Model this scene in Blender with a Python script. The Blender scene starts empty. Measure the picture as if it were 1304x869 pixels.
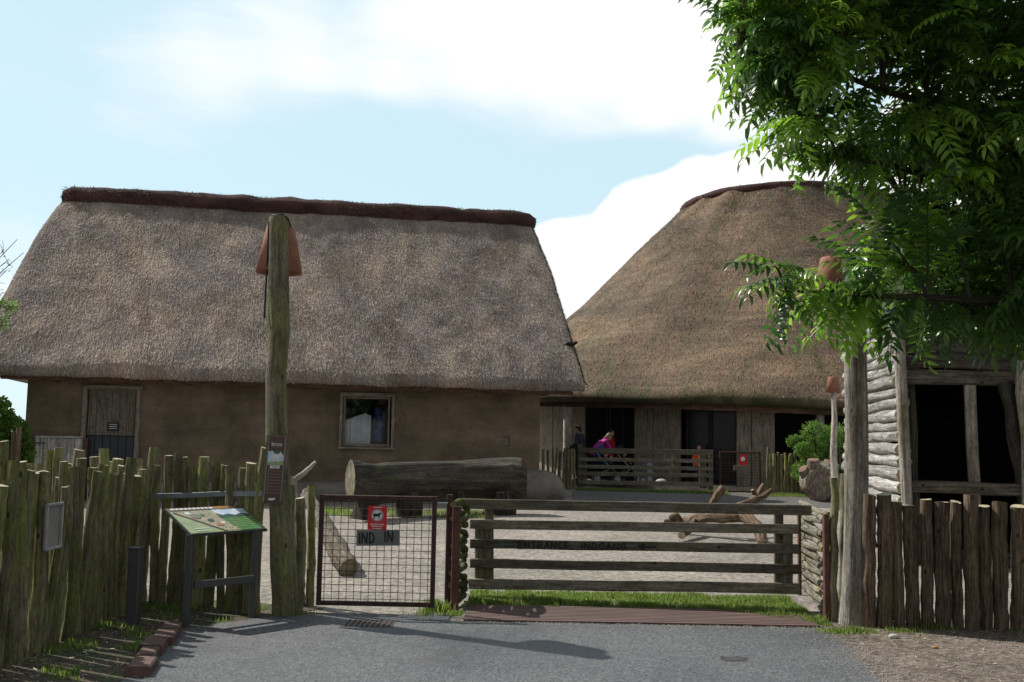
import bpy, math, random
import numpy as np
from mathutils import Vector, Matrix, noise
random.seed(7)
R = math.radians
C = bpy.context.scene.collection
V = Vector

# ------------------------------------------------------------------ camera
F = 1300.0; CX, CY = 652.0, 434.5
PITCH = math.atan((558 - CY) / F); ROLL = R(1.0)
EYE = V((0, 0, 1.6))
_R0 = V((1, 0, 0)); _U0 = V((0, -math.sin(PITCH), math.cos(PITCH))); FWD = V((0, math.cos(PITCH), math.sin(PITCH)))
RT = _R0 * math.cos(ROLL) + _U0 * math.sin(ROLL)
UP = -_R0 * math.sin(ROLL) + _U0 * math.cos(ROLL)

def ray(px, py): return FWD * F + RT * (px - CX) - UP * (py - CY)
def at(px, py, Y):
    d = ray(px, py); return EYE + d * (Y / d.y)
def ground_at(px, py, z=0.0):
    d = ray(px, py); return EYE + d * ((z - EYE.z) / d.z)
def onplane(px, py, p0, n):
    d = ray(px, py); return EYE + d * ((p0 - EYE).dot(n) / d.dot(n))

def smooth(a, b, x):
    t = max(0.0, min(1.0, (x - a) / (b - a))); return t * t * (3 - 2 * t)
def gz(x, y): return 0.15 * smooth(25.5, 29, y)
def nz(p, s=1.0, seed=0.0): return noise.noise(V((p[0] * s + seed, p[1] * s + seed * .7, p[2] * s)))

# ------------------------------------------------------------------ materials
MATS = {}
def new_mat(name):
    m = bpy.data.materials.new(name); m.use_nodes = True
    nt = m.node_tree; nt.nodes.clear()
    out = nt.nodes.new('ShaderNodeOutputMaterial'); b = nt.nodes.new('ShaderNodeBsdfPrincipled')
    nt.links.new(b.outputs[0], out.inputs[0]); MATS[name] = m
    return m, nt, b
def N(nt, t, **kw):
    n = nt.nodes.new(t)
    for k, v in kw.items():
        if k in n.inputs: n.inputs[k].default_value = v
        else: setattr(n, k, v)
    return n
def c4(c): return (c[0], c[1], c[2], 1)
def ramp(nt, fac, stops):
    r = nt.nodes.new('ShaderNodeValToRGB'); cr = r.color_ramp
    while len(cr.elements) < len(stops): cr.elements.new(0.5)
    for e, (p, c) in zip(cr.elements, stops): e.position = p; e.color = c4(c)
    nt.links.new(fac, r.inputs[0]); return r.outputs[0]
def mixc(nt, fac, a, b, mode='MIX'):
    m = nt.nodes.new('ShaderNodeMix'); m.data_type = 'RGBA'; m.blend_type = mode
    for sock, v in ((m.inputs[0], fac), (m.inputs[6], a), (m.inputs[7], b)):
        if hasattr(v, 'is_linked'): nt.links.new(v, sock)
        else: sock.default_value = v if not isinstance(v, tuple) else c4(v)
    return m.outputs[2]
def coords(nt, kind='UV', scale=(1, 1, 1), rnd=True):
    tc = nt.nodes.new('ShaderNodeTexCoord'); mp = nt.nodes.new('ShaderNodeMapping')
    nt.links.new(tc.outputs[kind], mp.inputs[0]); mp.inputs['Scale'].default_value = scale
    if rnd:
        oi = nt.nodes.new('ShaderNodeObjectInfo'); mu = nt.nodes.new('ShaderNodeMath'); mu.operation = 'MULTIPLY'
        nt.links.new(oi.outputs['Random'], mu.inputs[0]); mu.inputs[1].default_value = 37.0
        cb = nt.nodes.new('ShaderNodeCombineXYZ')
        for i in range(3): nt.links.new(mu.outputs[0], cb.inputs[i])
        nt.links.new(cb.outputs[0], mp.inputs['Location'])
    return mp.outputs[0]
def noise_n(nt, vec, scale=1.0, detail=6, rough=.6, dist=0.0):
    n = N(nt, 'ShaderNodeTexNoise', Scale=scale, Detail=detail, Roughness=rough, Distortion=dist)
    nt.links.new(vec, n.inputs['Vector']); return n.outputs[0]
def bump(nt, h, b, strength=.5, dist=.02):
    bp = N(nt, 'ShaderNodeBump', Strength=strength, Distance=dist)
    nt.links.new(h, bp.inputs['Height']); nt.links.new(bp.outputs[0], b.inputs['Normal'])

def wood(name, ca, cb, moss=None, mossamt=.5, rough=.85, grain=(45, 2.2), bs=.6, spec=.25, crack=.55):
    m, nt, b = new_mat(name)
    v = coords(nt, 'UV', (grain[0], grain[1], 1)); v2 = coords(nt, 'UV', (3.5, 1.6, 1)); v3 = coords(nt, 'UV', (grain[0] * 1.8, grain[1] * .8, 1))
    n1 = noise_n(nt, v, 1, 8, .65, .5); n2 = noise_n(nt, v2, 1, 5, .6); n3 = noise_n(nt, v3, 1, 3, .5, .3)
    col = ramp(nt, n1, [(.28, tuple(x * .35 for x in ca)), (.45, ca), (.7, cb)])
    if moss:
        f = nt.nodes.new('ShaderNodeMapRange'); nt.links.new(n2, f.inputs[0])
        f.inputs[1].default_value = .62 - mossamt * .4; f.inputs[2].default_value = .75 - mossamt * .25
        mo = mixc(nt, n1, moss, tuple(x * 1.7 for x in moss)); col = mixc(nt, f.outputs[0], col, mo)
    cr = ramp(nt, n3, [(.30, (.18,) * 3), (.38, (1, 1, 1))]); col = mixc(nt, crack, col, cr, 'MULTIPLY')
    v5 = coords(nt, 'UV', (38, 16, 1)); n5 = noise_n(nt, v5, 1, 6, .75, .6); col = mixc(nt, .75, col, ramp(nt, n5, [(.33, (.42, .41, .40)), (.50, (.95, .95, .95)), (.66, (1.35, 1.32, 1.28))]), 'MULTIPLY')
    v6 = coords(nt, 'UV', (6, 3.2, 1)); n6 = noise_n(nt, v6, 1, 6, .7, .8); col = mixc(nt, .7, col, ramp(nt, n6, [(.34, (.5, .48, .46)), (.52, (1, 1, 1)), (.68, (1.3, 1.28, 1.22))]), 'MULTIPLY')
    vk = N(nt, 'ShaderNodeTexVoronoi', Scale=1.0); nt.links.new(coords(nt, 'UV', (7, 4.2, 1)), vk.inputs['Vector'])
    col = mixc(nt, .9, col, ramp(nt, vk.outputs['Distance'], [(.07, (.22, .2, .18)), (.13, (1, 1, 1)), (.16, (1.25, 1.2, 1.1)), (.22, (1, 1, 1))]), 'MULTIPLY')
    oi = nt.nodes.new('ShaderNodeObjectInfo'); mr = N(nt, 'ShaderNodeMapRange'); nt.links.new(oi.outputs['Random'], mr.inputs[0])
    mr.inputs[3].default_value = .7; mr.inputs[4].default_value = 1.3
    hs = N(nt, 'ShaderNodeHueSaturation'); nt.links.new(mr.outputs[0], hs.inputs['Value']); nt.links.new(col, hs.inputs['Color'])
    nt.links.new(hs.outputs[0], b.inputs['Base Color'])
    b.inputs['Roughness'].default_value = rough; b.inputs['Specular IOR Level'].default_value = spec
    ad = nt.nodes.new('ShaderNodeMath'); ad.operation = 'ADD'; nt.links.new(n1, ad.inputs[0]); nt.links.new(n3, ad.inputs[1])
    ad2 = nt.nodes.new('ShaderNodeMath'); ad2.operation = 'ADD'; nt.links.new(ad.outputs[0], ad2.inputs[0]); nt.links.new(n5, ad2.inputs[1])
    bump(nt, ad2.outputs[0], b, min(1, bs * 1.5), .03); return m

def plain(name, c, rough=.6, metal=0.0, spec=.4, var=.25, scale=8, kind='Object', emit=0, alt=None, bs=.15):
    m, nt, b = new_mat(name)
    v = coords(nt, kind, (1, 1, 1), False); n = noise_n(nt, v, scale, 6, .65)
    a2 = alt if alt else tuple(x * (1 - var) for x in c)
    col = ramp(nt, n, [(.35, a2), (.62, c)])
    nt.links.new(col, b.inputs['Base Color']); b.inputs['Roughness'].default_value = rough
    b.inputs['Metallic'].default_value = metal; b.inputs['Specular IOR Level'].default_value = spec
    if bs: bump(nt, n, b, bs, .01)
    return m

def thatch(name, cols, mosscol, mossamt, grain=(85, 14), big=.5, straw=False, streak=None, flat=.55, eave=None):
    m, nt, b = new_mat(name)
    v = coords(nt, 'UV', (grain[0], grain[1], 1), False); vb = coords(nt, 'UV', (big, big * flat, 1), False); vs = coords(nt, 'UV', (streak[0], streak[1], 1) if streak else (1.6, .9, 1), False)
    n1 = noise_n(nt, v, 1, 8, .75, .4); n2 = noise_n(nt, vb, 1, 9, .68, .6); n3 = noise_n(nt, vs, 1, 5, .6, .3)
    col = ramp(nt, n1, [(.30, cols[0]), (.47, cols[1]), (.66, cols[2])])
    t = ramp(nt, n2, [(.34, (.56, .53, .56)), (.5, (1, .97, .94)), (.64, (1.40, 1.30, 1.13))]); col = mixc(nt, 1.0, col, t, 'MULTIPLY')
    t3 = ramp(nt, n3, [(.35, (.7, .68, .68)), (.6, (1.12, 1.1, 1.08))]); col = mixc(nt, .8, col, t3, 'MULTIPLY')
    f = N(nt, 'ShaderNodeMapRange'); ad = nt.nodes.new('ShaderNodeMath'); ad.operation = 'ADD'
    vm = coords(nt, 'UV', (.9, .38, 1), False); n4 = noise_n(nt, vm, 1.3, 8, .7, .8); nt.links.new(n4, f.inputs[0])
    f.inputs[1].default_value = .6 - mossamt * .2; f.inputs[2].default_value = .85 - mossamt * .2
    col = mixc(nt, f.outputs[0], col, mosscol)
    if eave:
        sx = nt.nodes.new('ShaderNodeSeparateXYZ'); tcu = nt.nodes.new('ShaderNodeTexCoord'); nt.links.new(tcu.outputs['UV'], sx.inputs[0])
        mo = nt.nodes.new('ShaderNodeMath'); mo.operation = 'MULTIPLY_ADD'; nt.links.new(n4, mo.inputs[0]); mo.inputs[1].default_value = -2.6; nt.links.new(sx.outputs[1], mo.inputs[2])
        er = N(nt, 'ShaderNodeMapRange'); nt.links.new(mo.outputs[0], er.inputs[0]); er.inputs[1].default_value = .55; er.inputs[2].default_value = -.3
        col = mixc(nt, er.outputs[0], col, eave)
    if straw:
        g = nt.nodes.new('ShaderNodeNewGeometry'); mr = N(nt, 'ShaderNodeMapRange'); nt.links.new(g.outputs['Random Per Island'], mr.inputs[0])
        mr.inputs[3].default_value = .6; mr.inputs[4].default_value = 1.6
        hs = N(nt, 'ShaderNodeHueSaturation'); nt.links.new(mr.outputs[0], hs.inputs['Value']); nt.links.new(col, hs.inputs['Color']); col = hs.outputs[0]
    nt.links.new(col, b.inputs['Base Color']); b.inputs['Roughness'].default_value = .85; b.inputs['Specular IOR Level'].default_value = .2
    if not straw: bump(nt, n1, b, .7, .03)
    return m

M = {}
M['thatch'] = thatch('thatch_grey', [(.10, .088, .081), (.255, .222, .20), (.455, .41, .37)], (.18, .13, .085), .5)
M['straw'] = thatch('straw_grey', [(.15, .133, .12), (.33, .292, .26), (.54, .49, .44)], (.22, .16, .105), .5, straw=True)
M['thatch2'] = thatch('thatch_brown', [(.040, .030, .024), (.135, .100, .073), (.29, .22, .16)], (.080, .085, .040), .62, (40, 7), .16, flat=3.2, eave=(.055, .06, .026), streak=(.5, 2.6))
M['straw2'] = thatch('straw_brown', [(.07, .053, .041), (.17, .127, .092), (.37, .285, .205)], (.095, .095, .045), .62, (40, 7), .16, flat=3.2, eave=(.065, .07, .032), straw=True, streak=(.5, 2.6))
M['heather'] = thatch('heather', [(.022, .012, .012), (.068, .038, .036), (.13, .08, .075)], (.06, .038, .034), .1, (60, 40), 1)
M['stake'] = wood('stake_mossy', (.22, .195, .125), (.46, .42, .29), (.19, .205, .07), .55)
M['stake_dark'] = wood('stake_bark', (.13, .095, .066), (.37, .275, .195), (.13, .115, .06), .1, crack=.85, grain=(50, 3))
M['cut'] = plain('cut_wood', (.50, .43, .30), .85, scale=20, alt=(.26, .22, .14))
M['cut_old'] = plain('old_sawn_end', (.24, .21, .14), .9, scale=5, alt=(.07, .065, .045), bs=.6)
M['cut_red'] = plain('cut_wood_red', (.25, .15, .10), .85, scale=6, alt=(.13, .07, .045))
M['post_green'] = wood('post_mossy', (.22, .195, .13), (.42, .38, .28), (.19, .20, .085), .5, grain=(28, 1.2))
M['post_grey'] = wood('post_grey', (.28, .25, .215), (.66, .62, .55), (.16, .14, .08), .25, grain=(26, 1.2), crack=.7)
M['rail'] = wood('rail_weathered', (.16, .145, .11), (.29, .27, .21), (.12, .12, .07), .25, grain=(45, 2), bs=.35, crack=.4)
M['rail_v'] = wood('rail_weathered_upright', (.15, .135, .10), (.27, .25, .19), (.12, .12, .06), .35, grain=(45, 2.2), bs=.35)
M['log'] = wood('log_grey', (.36, .345, .325), (.78, .76, .73), None, grain=(16, 1.1), crack=.75, bs=.8)
M['log_dark'] = wood('log_dark', (.055, .048, .040), (.135, .118, .10), (.05, .055, .028), .25, grain=(12, 1.0), bs=.9, crack=.6)
M['shade_wood'] = wood('interior_shade_wood', (.010, .008, .007), (.022, .018, .015), None, grain=(12, 1.0))  # shade inside the hut put into the wood colour as near-black
M['roof_board'] = wood('roof_board', (.06, .05, .04), (.13, .11, .09), None, grain=(40, 1.5))
M['drift'] = wood('driftwood', (.13, .09, .055), (.33, .245, .17), None, grain=(24, 2.5), crack=.7)
M['pale_bark'] = wood('pale_bark', (.42, .38, .33), (.66, .62, .55), None, grain=(20, 3), crack=.6)
M['redbark'] = wood('bark_lichen', (.20, .15, .12), (.42, .36, .31), (.22, .24, .14), .35, grain=(18, 7), crack=.5)
M['plank'] = wood('plank_grey', (.25, .22, .18), (.46, .41, .34), (.2, .18, .12), .15, grain=(40, 1.5), crack=.6)
M['plank_brown'] = wood('fascia_brown', (.10, .06, .04), (.19, .115, .075), None, grain=(40, 2), crack=.3, bs=.2)
M['wattle'] = wood('wattle_branch', (.22, .20, .15), (.42, .40, .32), (.30, .22, .07), .12, grain=(30, 4), crack=.6)
M['wattle_moss'] = wood('wattle_mossy', (.10, .10, .055), (.26, .26, .18), (.08, .10, .025), .6, grain=(30, 4), crack=.6)
M['rust'] = plain('rusty_steel', (.085, .042, .034), .75, .2, scale=14, alt=(.04, .025, .022))
M['rust_bright'] = plain('rusty_steel_red', (.15, .065, .045), .8, .1, scale=14, alt=(.075, .038, .03))
M['grey_steel'] = plain('grey_painted_steel', (.085, .088, .085), .5, .2, scale=3, var=.15)
M['galv'] = plain('galvanised_strap', (.30, .34, .38), .5, .6, scale=10)
M['terracotta'] = plain('terracotta', (.33, .145, .095), .8, scale=9, alt=(.24, .105, .07))
M['black'] = plain('black_paint', (.012, .012, .012), .6, bs=0)
M['brown_sign'] = plain('brown_sign', (.10, .055, .045), .45, bs=0, var=.1)
M['white'] = plain('white_print', (.72, .72, .70), .5, bs=0, var=.05)
M['alu'] = plain('pale_frame', (.42, .43, .44), .45, .3, bs=0)
M['paper'] = plain('weathered_paper', (.27, .25, .22), .6, bs=0, scale=3)
M['signgreen'] = plain('print_green', (.09, .26, .08), .4, bs=0, scale=20, var=.2)
M['signpale'] = plain('print_pale_green', (.33, .40, .22), .4, bs=0, scale=12)
M['signsky'] = plain('print_sky', (.35, .55, .72), .4, bs=0, scale=12, alt=(.7, .76, .8))
M['signtan'] = plain('print_tan', (.50, .44, .33), .4, bs=0, scale=40, alt=(.20, .20, .13))
M['signdark'] = plain('print_dark', (.07, .12, .10), .4, bs=0, scale=30)
M['signorange'] = plain('print_orange', (.45, .24, .10), .4, bs=0, scale=30)
M['red'] = plain('red_sign', (.60, .02, .022), .45, bs=0, var=.08)
M['board'] = plain('grey_board', (.13, .135, .125), .8, scale=6, alt=(.19, .19, .175))
M['blackgreen'] = plain('green_black_board', (.012, .022, .020), .5, bs=0)
M['navy_panel'] = plain('dark_steel_panel', (.035, .045, .055), .4, .3, bs=0)
M['plinth'] = plain('plinth_concrete', (.23, .21, .18), .9, scale=2.5, alt=(.13, .118, .095), bs=.4)
M['stonewood'] = plain('deck_stone', (.32, .30, .27), .9, scale=3)
M['jacket_navy'] = plain('cloth_navy', (.04, .055, .075), .9, scale=6)
M['jacket_magenta'] = plain('cloth_magenta', (.42, .035, .28), .8, scale=6)
M['jacket_red'] = plain('cloth_red', (.45, .014, .018), .85, scale=6)
M['jacket_orange'] = plain('cloth_orange', (.85, .13, .02), .7, scale=5)
M['cloth_blue'] = plain('cloth_blue', (.03, .06, .22), .8, scale=6)
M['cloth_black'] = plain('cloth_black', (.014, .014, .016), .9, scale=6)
M['trousers'] = plain('cloth_dark_trousers', (.03, .032, .04), .9, scale=6)
M['skin'] = plain('skin', (.52, .31, .23), .55, bs=0, var=.1)
M['hair_grey'] = plain('hair_grey', (.25, .20, .14), .7, scale=30)
M['hair_dark'] = plain('hair_dark', (.03, .02, .014), .7, scale=30)
M['hat_pink'] = plain('hat_pink', (.62, .38, .30), .8, scale=10)
M['shoe'] = plain('shoe_dark', (.02, .018, .016), .6)
M['wheel_pale'] = plain('wheel_pale', (.45, .44, .40), .5)
M['brick'] = plain('kerb_brick', (.15, .085, .07), .85, scale=9, alt=(.07, .045, .04), bs=.5)
M['stone_white'] = plain('pale_pebble', (.5, .48, .44), .9)

def wall_mat():
    m, nt, b = new_mat('mud_plaster')
    v = coords(nt, 'Object', (1, 1, 1), False); n1 = noise_n(nt, v, 1.1, 8, .62); n2 = noise_n(nt, v, 14, 6, .7)
    vh = coords(nt, 'Object', (.5, .5, 5), False); n3 = noise_n(nt, vh, 1, 4, .6)
    col = ramp(nt, n1, [(.3, (.108, .085, .060)), (.5, (.180, .142, .100)), (.72, (.255, .203, .145))])
    col = mixc(nt, .5, col, ramp(nt, n3, [(.35, (.7, .7, .7)), (.6, (1.1, 1.05, 1))]), 'MULTIPLY')
    col = mixc(nt, .35, col, ramp(nt, n2, [(.3, (.6, .6, .6)), (.6, (1.15, 1.12, 1.1))]), 'MULTIPLY')
    v4 = coords(nt, 'Object', (1, 1, 1.3), False); n4 = noise_n(nt, v4, 2.7, 8, .6, .8); col = mixc(nt, ramp(nt, n4, [(.66, (0, 0, 0)), (.72, (.6, .6, .6))]), col, (.29, .215, .12))
    ve = N(nt, 'ShaderNodeTexVoronoi', Scale=1.1, feature='DISTANCE_TO_EDGE'); wn = nt.nodes.new('ShaderNodeVectorMath'); wn.operation = 'ADD'; nz3 = N(nt, 'ShaderNodeTexNoise', Scale=3.0, Detail=6, Roughness=.7); nt.links.new(v, nz3.inputs['Vector']); sc3 = nt.nodes.new('ShaderNodeVectorMath'); sc3.operation = 'SCALE'; sc3.inputs['Scale'].default_value = .5; nt.links.new(nz3.outputs['Color'], sc3.inputs[0]); nt.links.new(v, wn.inputs[0]); nt.links.new(sc3.outputs[0], wn.inputs[1]); nt.links.new(wn.outputs[0], ve.inputs['Vector'])
    crk = ramp(nt, ve.outputs['Distance'], [(.0, (.35, .33, .3)), (.012, (1, 1, 1))]); msk = ramp(nt, n4, [(.5, (0, 0, 0)), (.58, (.8, .8, .8))]); col = mixc(nt, msk, col, mixc(nt, 1.0, col, crk, 'MULTIPLY'))
    vf = coords(nt, 'Object', (60, 60, 14), False); nf = noise_n(nt, vf, 1, 3, .6); col = mixc(nt, ramp(nt, nf, [(.66, (0, 0, 0)), (.72, (.7, .7, .7))]), col, (.36, .29, .18))
    nt.links.new(col, b.inputs['Base Color']); b.inputs['Roughness'].default_value = .95; b.inputs['Specular IOR Level'].default_value = .1
    bump(nt, n2, b, .7, .03); return m
M['plaster'] = wall_mat()

def glass_mat():
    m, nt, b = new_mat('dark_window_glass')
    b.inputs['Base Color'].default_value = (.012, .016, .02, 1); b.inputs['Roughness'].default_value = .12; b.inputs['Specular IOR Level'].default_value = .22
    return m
M['glass'] = glass_mat()

def ground_mat(name, stops, big, fine_s, rough=.95, spec=.15, bs=.5, patch=None, rr=None):
    m, nt, b = new_mat(name)
    v = coords(nt, 'Object', (1, 1, 1), False)
    n1 = noise_n(nt, v, fine_s, 4, .8); n2 = noise_n(nt, v, big, 8, .65, .4)
    vo = N(nt, 'ShaderNodeTexVoronoi', Scale=fine_s * .7); nt.links.new(v, vo.inputs['Vector'])
    col = ramp(nt, n1, stops)
    col = mixc(nt, .6, col, ramp(nt, n2, [(.33, (.62, .62, .62)), (.66, (1.2, 1.18, 1.16))]), 'MULTIPLY')
    bwn = nt.nodes.new('ShaderNodeRGBToBW'); nt.links.new(vo.outputs['Color'], bwn.inputs[0]); col = mixc(nt, .45, col, bwn.outputs[0], 'OVERLAY')
    if patch: col = mixc(nt, ramp(nt, noise_n(nt, v, patch[1], 8, .7, .5), [(patch[2], (0, 0, 0)), (patch[2] + .1, (1, 1, 1))]), col, patch[0])
    hs = N(nt, 'ShaderNodeHueSaturation'); hs.inputs['Saturation'].default_value = .85; nt.links.new(col, hs.inputs['Color'])
    nt.links.new(hs.outputs[0], b.inputs['Base Color']); b.inputs['Roughness'].default_value = rough; b.inputs['Specular IOR Level'].default_value = spec
    if rr: nt.links.new(ramp(nt, n2, [(.35, (rr[0],) * 3), (.65, (rr[1],) * 3)]), b.inputs['Roughness'])
    ad = nt.nodes.new('ShaderNodeMath'); ad.operation = 'ADD'; nt.links.new(n1, ad.inputs[0]); nt.links.new(vo.outputs['Distance'], ad.inputs[1])
    bump(nt, ad.outputs[0], b, bs, .012); return m
M['gravel'] = ground_mat('yard_gravel', [(.3, (.135, .118, .099)), (.5, (.255, .225, .19)), (.7, (.41, .37, .32))], .45, 26)
M['asphalt'] = ground_mat('asphalt', [(.32, (.046, .048, .052)), (.5, (.094, .098, .106)), (.72, (.21, .215, .225))], .7, 70, .75, .4, .45, rr=(.42, .8), patch=((.075, .068, .06), .9, .60))
M['asphalt_old'] = ground_mat('asphalt_worn', [(.3, (.085, .082, .08)), (.5, (.13, .125, .12)), (.7, (.2, .19, .18))], .5, 60, .9)
M['dirt'] = ground_mat('dirt', [(.3, (.075, .058, .045)), (.5, (.15, .118, .092)), (.72, (.29, .25, .21))], .9, 30, patch=((.06, .045, .034), 1.7, .58))
M['verge'] = ground_mat('verge_soil', [(.3, (.035, .027, .018)), (.5, (.085, .067, .045)), (.72, (.19, .16, .12))], 1.2, 40, patch=((.05, .09, .02), 3, .52))
M['puddle'] = plain('damp_patch', (.055, .050, .045), .5, spec=.4, bs=0, scale=30)

def slab_mat():
    m, nt, b = new_mat('ribbed_brown_grid')
    v = coords(nt, 'Object', (.6, 9, 1), False); n = noise_n(nt, v, 2.5, 6, .7)
    nt.links.new(ramp(nt, n, [(.3, (.055, .035, .032)), (.52, (.12, .075, .066)), (.75, (.22, .14, .10))]), b.inputs['Base Color'])
    b.inputs['Roughness'].default_value = .85; bump(nt, n, b, .4, .02); return m
M['grid'] = slab_mat()

def leaf_mat(name, dark, light, rough=.35, trans=.35, spec=.5):
    m, nt, b = new_mat(name)
    at_ = N(nt, 'ShaderNodeAttribute', attribute_name='tint')
    col = ramp(nt, at_.outputs['Fac'], [(0, dark), (.72, tuple((a * .65 + c * .35) for a, c in zip(dark, light))), (1, light)])
    nt.links.new(col, b.inputs['Base Color']); b.inputs['Roughness'].default_value = rough; b.inputs['Specular IOR Level'].default_value = spec
    tr = nt.nodes.new('ShaderNodeBsdfTranslucent'); mx = nt.nodes.new('ShaderNodeMixShader'); mx.inputs[0].default_value = trans
    br = N(nt, 'ShaderNodeHueSaturation'); br.inputs['Value'].default_value = 2.7; br.inputs['Saturation'].default_value = 1.05; nt.links.new(col, br.inputs['Color'])
    nt.links.new(br.outputs[0], tr.inputs[0]); nt.links.new(b.outputs[0], mx.inputs[1]); nt.links.new(tr.outputs[0], mx.inputs[2])
    out = [n for n in nt.nodes if n.type == 'OUTPUT_MATERIAL'][0]; nt.links.new(mx.outputs[0], out.inputs[0]); return m
M['leaf'] = leaf_mat('glossy_leaf', (.024, .062, .016), (.20, .34, .04), .30, .38)
M['bushleaf'] = leaf_mat('bush_leaf', (.06, .12, .025), (.20, .34, .07), .6, .3, .3)
M['grass'] = leaf_mat('grass_blade', (.07, .115, .025), (.26, .32, .085), .6, .4, .3)

# ------------------------------------------------------------------ mesh builder
class MB:
    def __init__(s): s.v = []; s.f = []; s.uv = []; s.mi = []; s.sm = []
    def add(s, vs, fs, uvs=None, mi=0, smooth=False):
        b = len(s.v); s.v += [tuple(p) for p in vs]
        for i, f in enumerate(fs):
            s.f.append([b + k for k in f]); s.uv.append(uvs[i] if uvs else [(vs[k][0], vs[k][2]) for k in f]); s.mi.append(mi); s.sm.append(smooth)
    def beam(s, p0, p1, w, h, upv=(0, 0, 1), mi=0, wob=0.0, bevel=0.0):
        p0 = V(p0); p1 = V(p1); d = (p1 - p0); L = d.length; d.normalize(); u = V(upv)
        if abs(d.dot(u)) > .98: u = V((0, 1, 0))
        r = d.cross(u).normalized(); u = r.cross(d).normalized()
        n = 1 if not wob else max(2, int(L / .35)); rings = []; c = min(w, h) * .12 if not bevel else bevel
        prof = [(-w/2+c, -h/2), (w/2-c, -h/2), (w/2, -h/2+c), (w/2, h/2-c), (w/2-c, h/2), (-w/2+c, h/2), (-w/2, h/2-c), (-w/2, -h/2+c)]
        off = random.random() * 20; vs = []
        for i in range(n + 1):
            t = i / n; q = p0 + d * L * t
            if wob: q = q + r * noise.noise(V((t * L * 1.3, off, 0))) * wob + u * noise.noise(V((t * L * 1.3, off, 5))) * wob
            for a, b_ in prof: vs.append(q + r * a + u * b_)
        k = len(prof); fs = []; uv = []
        per = [0]
        for j in range(k):
            a, b_ = prof[j], prof[(j + 1) % k]; per.append(per[-1] + math.hypot(a[0] - b_[0], a[1] - b_[1]))
        for i in range(n):
            for j in range(k):
                j2 = (j + 1) % k
                fs.append([i * k + j, (i + 1) * k + j, (i + 1) * k + j2, i * k + j2])
                a, b_ = off + L * i / n, off + L * (i + 1) / n
                uv.append([(per[j], a), (per[j], b_), (per[j + 1], b_), (per[j + 1], a)])
        fs.append(list(range(k))); uv.append([(p[0], p[1]) for p in prof]); fs.append([n * k + j for j in reversed(range(k))]); uv.append([(p[0], p[1]) for p in reversed(prof)])
        s.add(vs, fs, uv, mi)
    def box(s, c, sx, sy, sz, rz=0, mi=0):
        c = V(c); m = Matrix.Rotation(rz, 3, 'Z'); d = m @ V((0, 1, 0)) * sy / 2
        p = c; s.beam(p - d, p + d, sx, sz, mi=mi, bevel=min(sx, sz) * .03)
    def tube(s, pts, rad, sides=10, rough=0.0, mi=0, cap=True, capmi=None, seed=0, flat=1.0, fr=3.0, smooth=True):
        pts = [V(p) for p in pts]; n = len(pts)
        if not hasattr(rad, '__len__'): rad = [rad] * n
        t = (pts[1] - pts[0]).normalized(); a = V((1, 0, 0)) if abs(t.x) < .8 else V((0, 1, 0)); r = (a - t * a.dot(t)).normalized()
        vs = []; L = 0; Ls = []; so = seed * 3.7
        for i in range(n):
            t = (pts[min(i + 1, n - 1)] - pts[max(i - 1, 0)]).normalized(); r = (r - t * r.dot(t)).normalized(); b_ = t.cross(r)
            if i: L += (pts[i] - pts[i - 1]).length
            Ls.append(L + so)
            for j in range(sides):
                an = 2 * math.pi * j / sides; k = rad[i]
                if rough: k *= 1 + rough * noise.noise(V((math.cos(an) * 1.2, math.sin(an) * 1.2, L * fr + so))) * 2 + rough * .9 * noise.noise(V((math.cos(an) * 3.6, math.sin(an) * 3.6, L * fr * .45 + so)))
                vs.append(pts[i] + (r * math.cos(an) + b_ * math.sin(an) * flat) * k)
        mr = max(rad); fs = []; uv = []
        for i in range(n - 1):
            for j in range(sides):
                j2 = (j + 1) % sides; fs.append([i * sides + j, i * sides + j2, (i + 1) * sides + j2, (i + 1) * sides + j])
                c = 2 * math.pi * mr / sides; uv.append([(j * c, Ls[i]), ((j + 1) * c, Ls[i]), ((j + 1) * c, Ls[i + 1]), (j * c, Ls[i + 1])])
        s.add(vs, fs, uv, mi, smooth)
        if cap:
            m2 = mi if capmi is None else capmi
            for ring, rev in ((vs[:sides], True), (vs[-sides:], False)):
                s.add(ring, [list(reversed(range(sides))) if rev else list(range(sides))], [[(p[0], p[1] + p[2]) for p in (reversed(ring) if rev else ring)]], m2)
    def ball(s, c, r, mi=0, seg=14, ring=9, rot=None):
        c = V(c); r = V(r) if hasattr(r, '__len__') else V((r, r, r)); vs = []; fs = []
        for i in range(ring + 1):
            th = math.pi * i / ring
            for j in range(seg):
                ph = 2 * math.pi * j / seg; p = V((r.x * math.sin(th) * math.cos(ph), r.y * math.sin(th) * math.sin(ph), r.z * math.cos(th)))
                if rot: p = rot @ p
                vs.append(c + p)
        for i in range(ring):
            for j in range(seg):
                j2 = (j + 1) % seg; fs.append([i * seg + j, (i + 1) * seg + j, (i + 1) * seg + j2, i * seg + j2])
        s.add(vs, fs, None, mi, True)
    def flat(s, pts, mi=0): s.add(pts, [list(range(len(pts)))], None, mi)
    def prism(s, pts, dvec, mi=0):
        dvec = V(dvec); n = len(pts); a = [V(p) for p in pts]; b_ = [p + dvec for p in a]
        fs = [list(range(n)), [n + i for i in reversed(range(n))]] + [[i, n + i, n + (i + 1) % n, (i + 1) % n] for i in range(n)]
        fs[0].reverse(); fs[1].reverse()
        for f in fs[2:]: f.reverse()
        s.add(a + b_, fs, None, mi)
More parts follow.
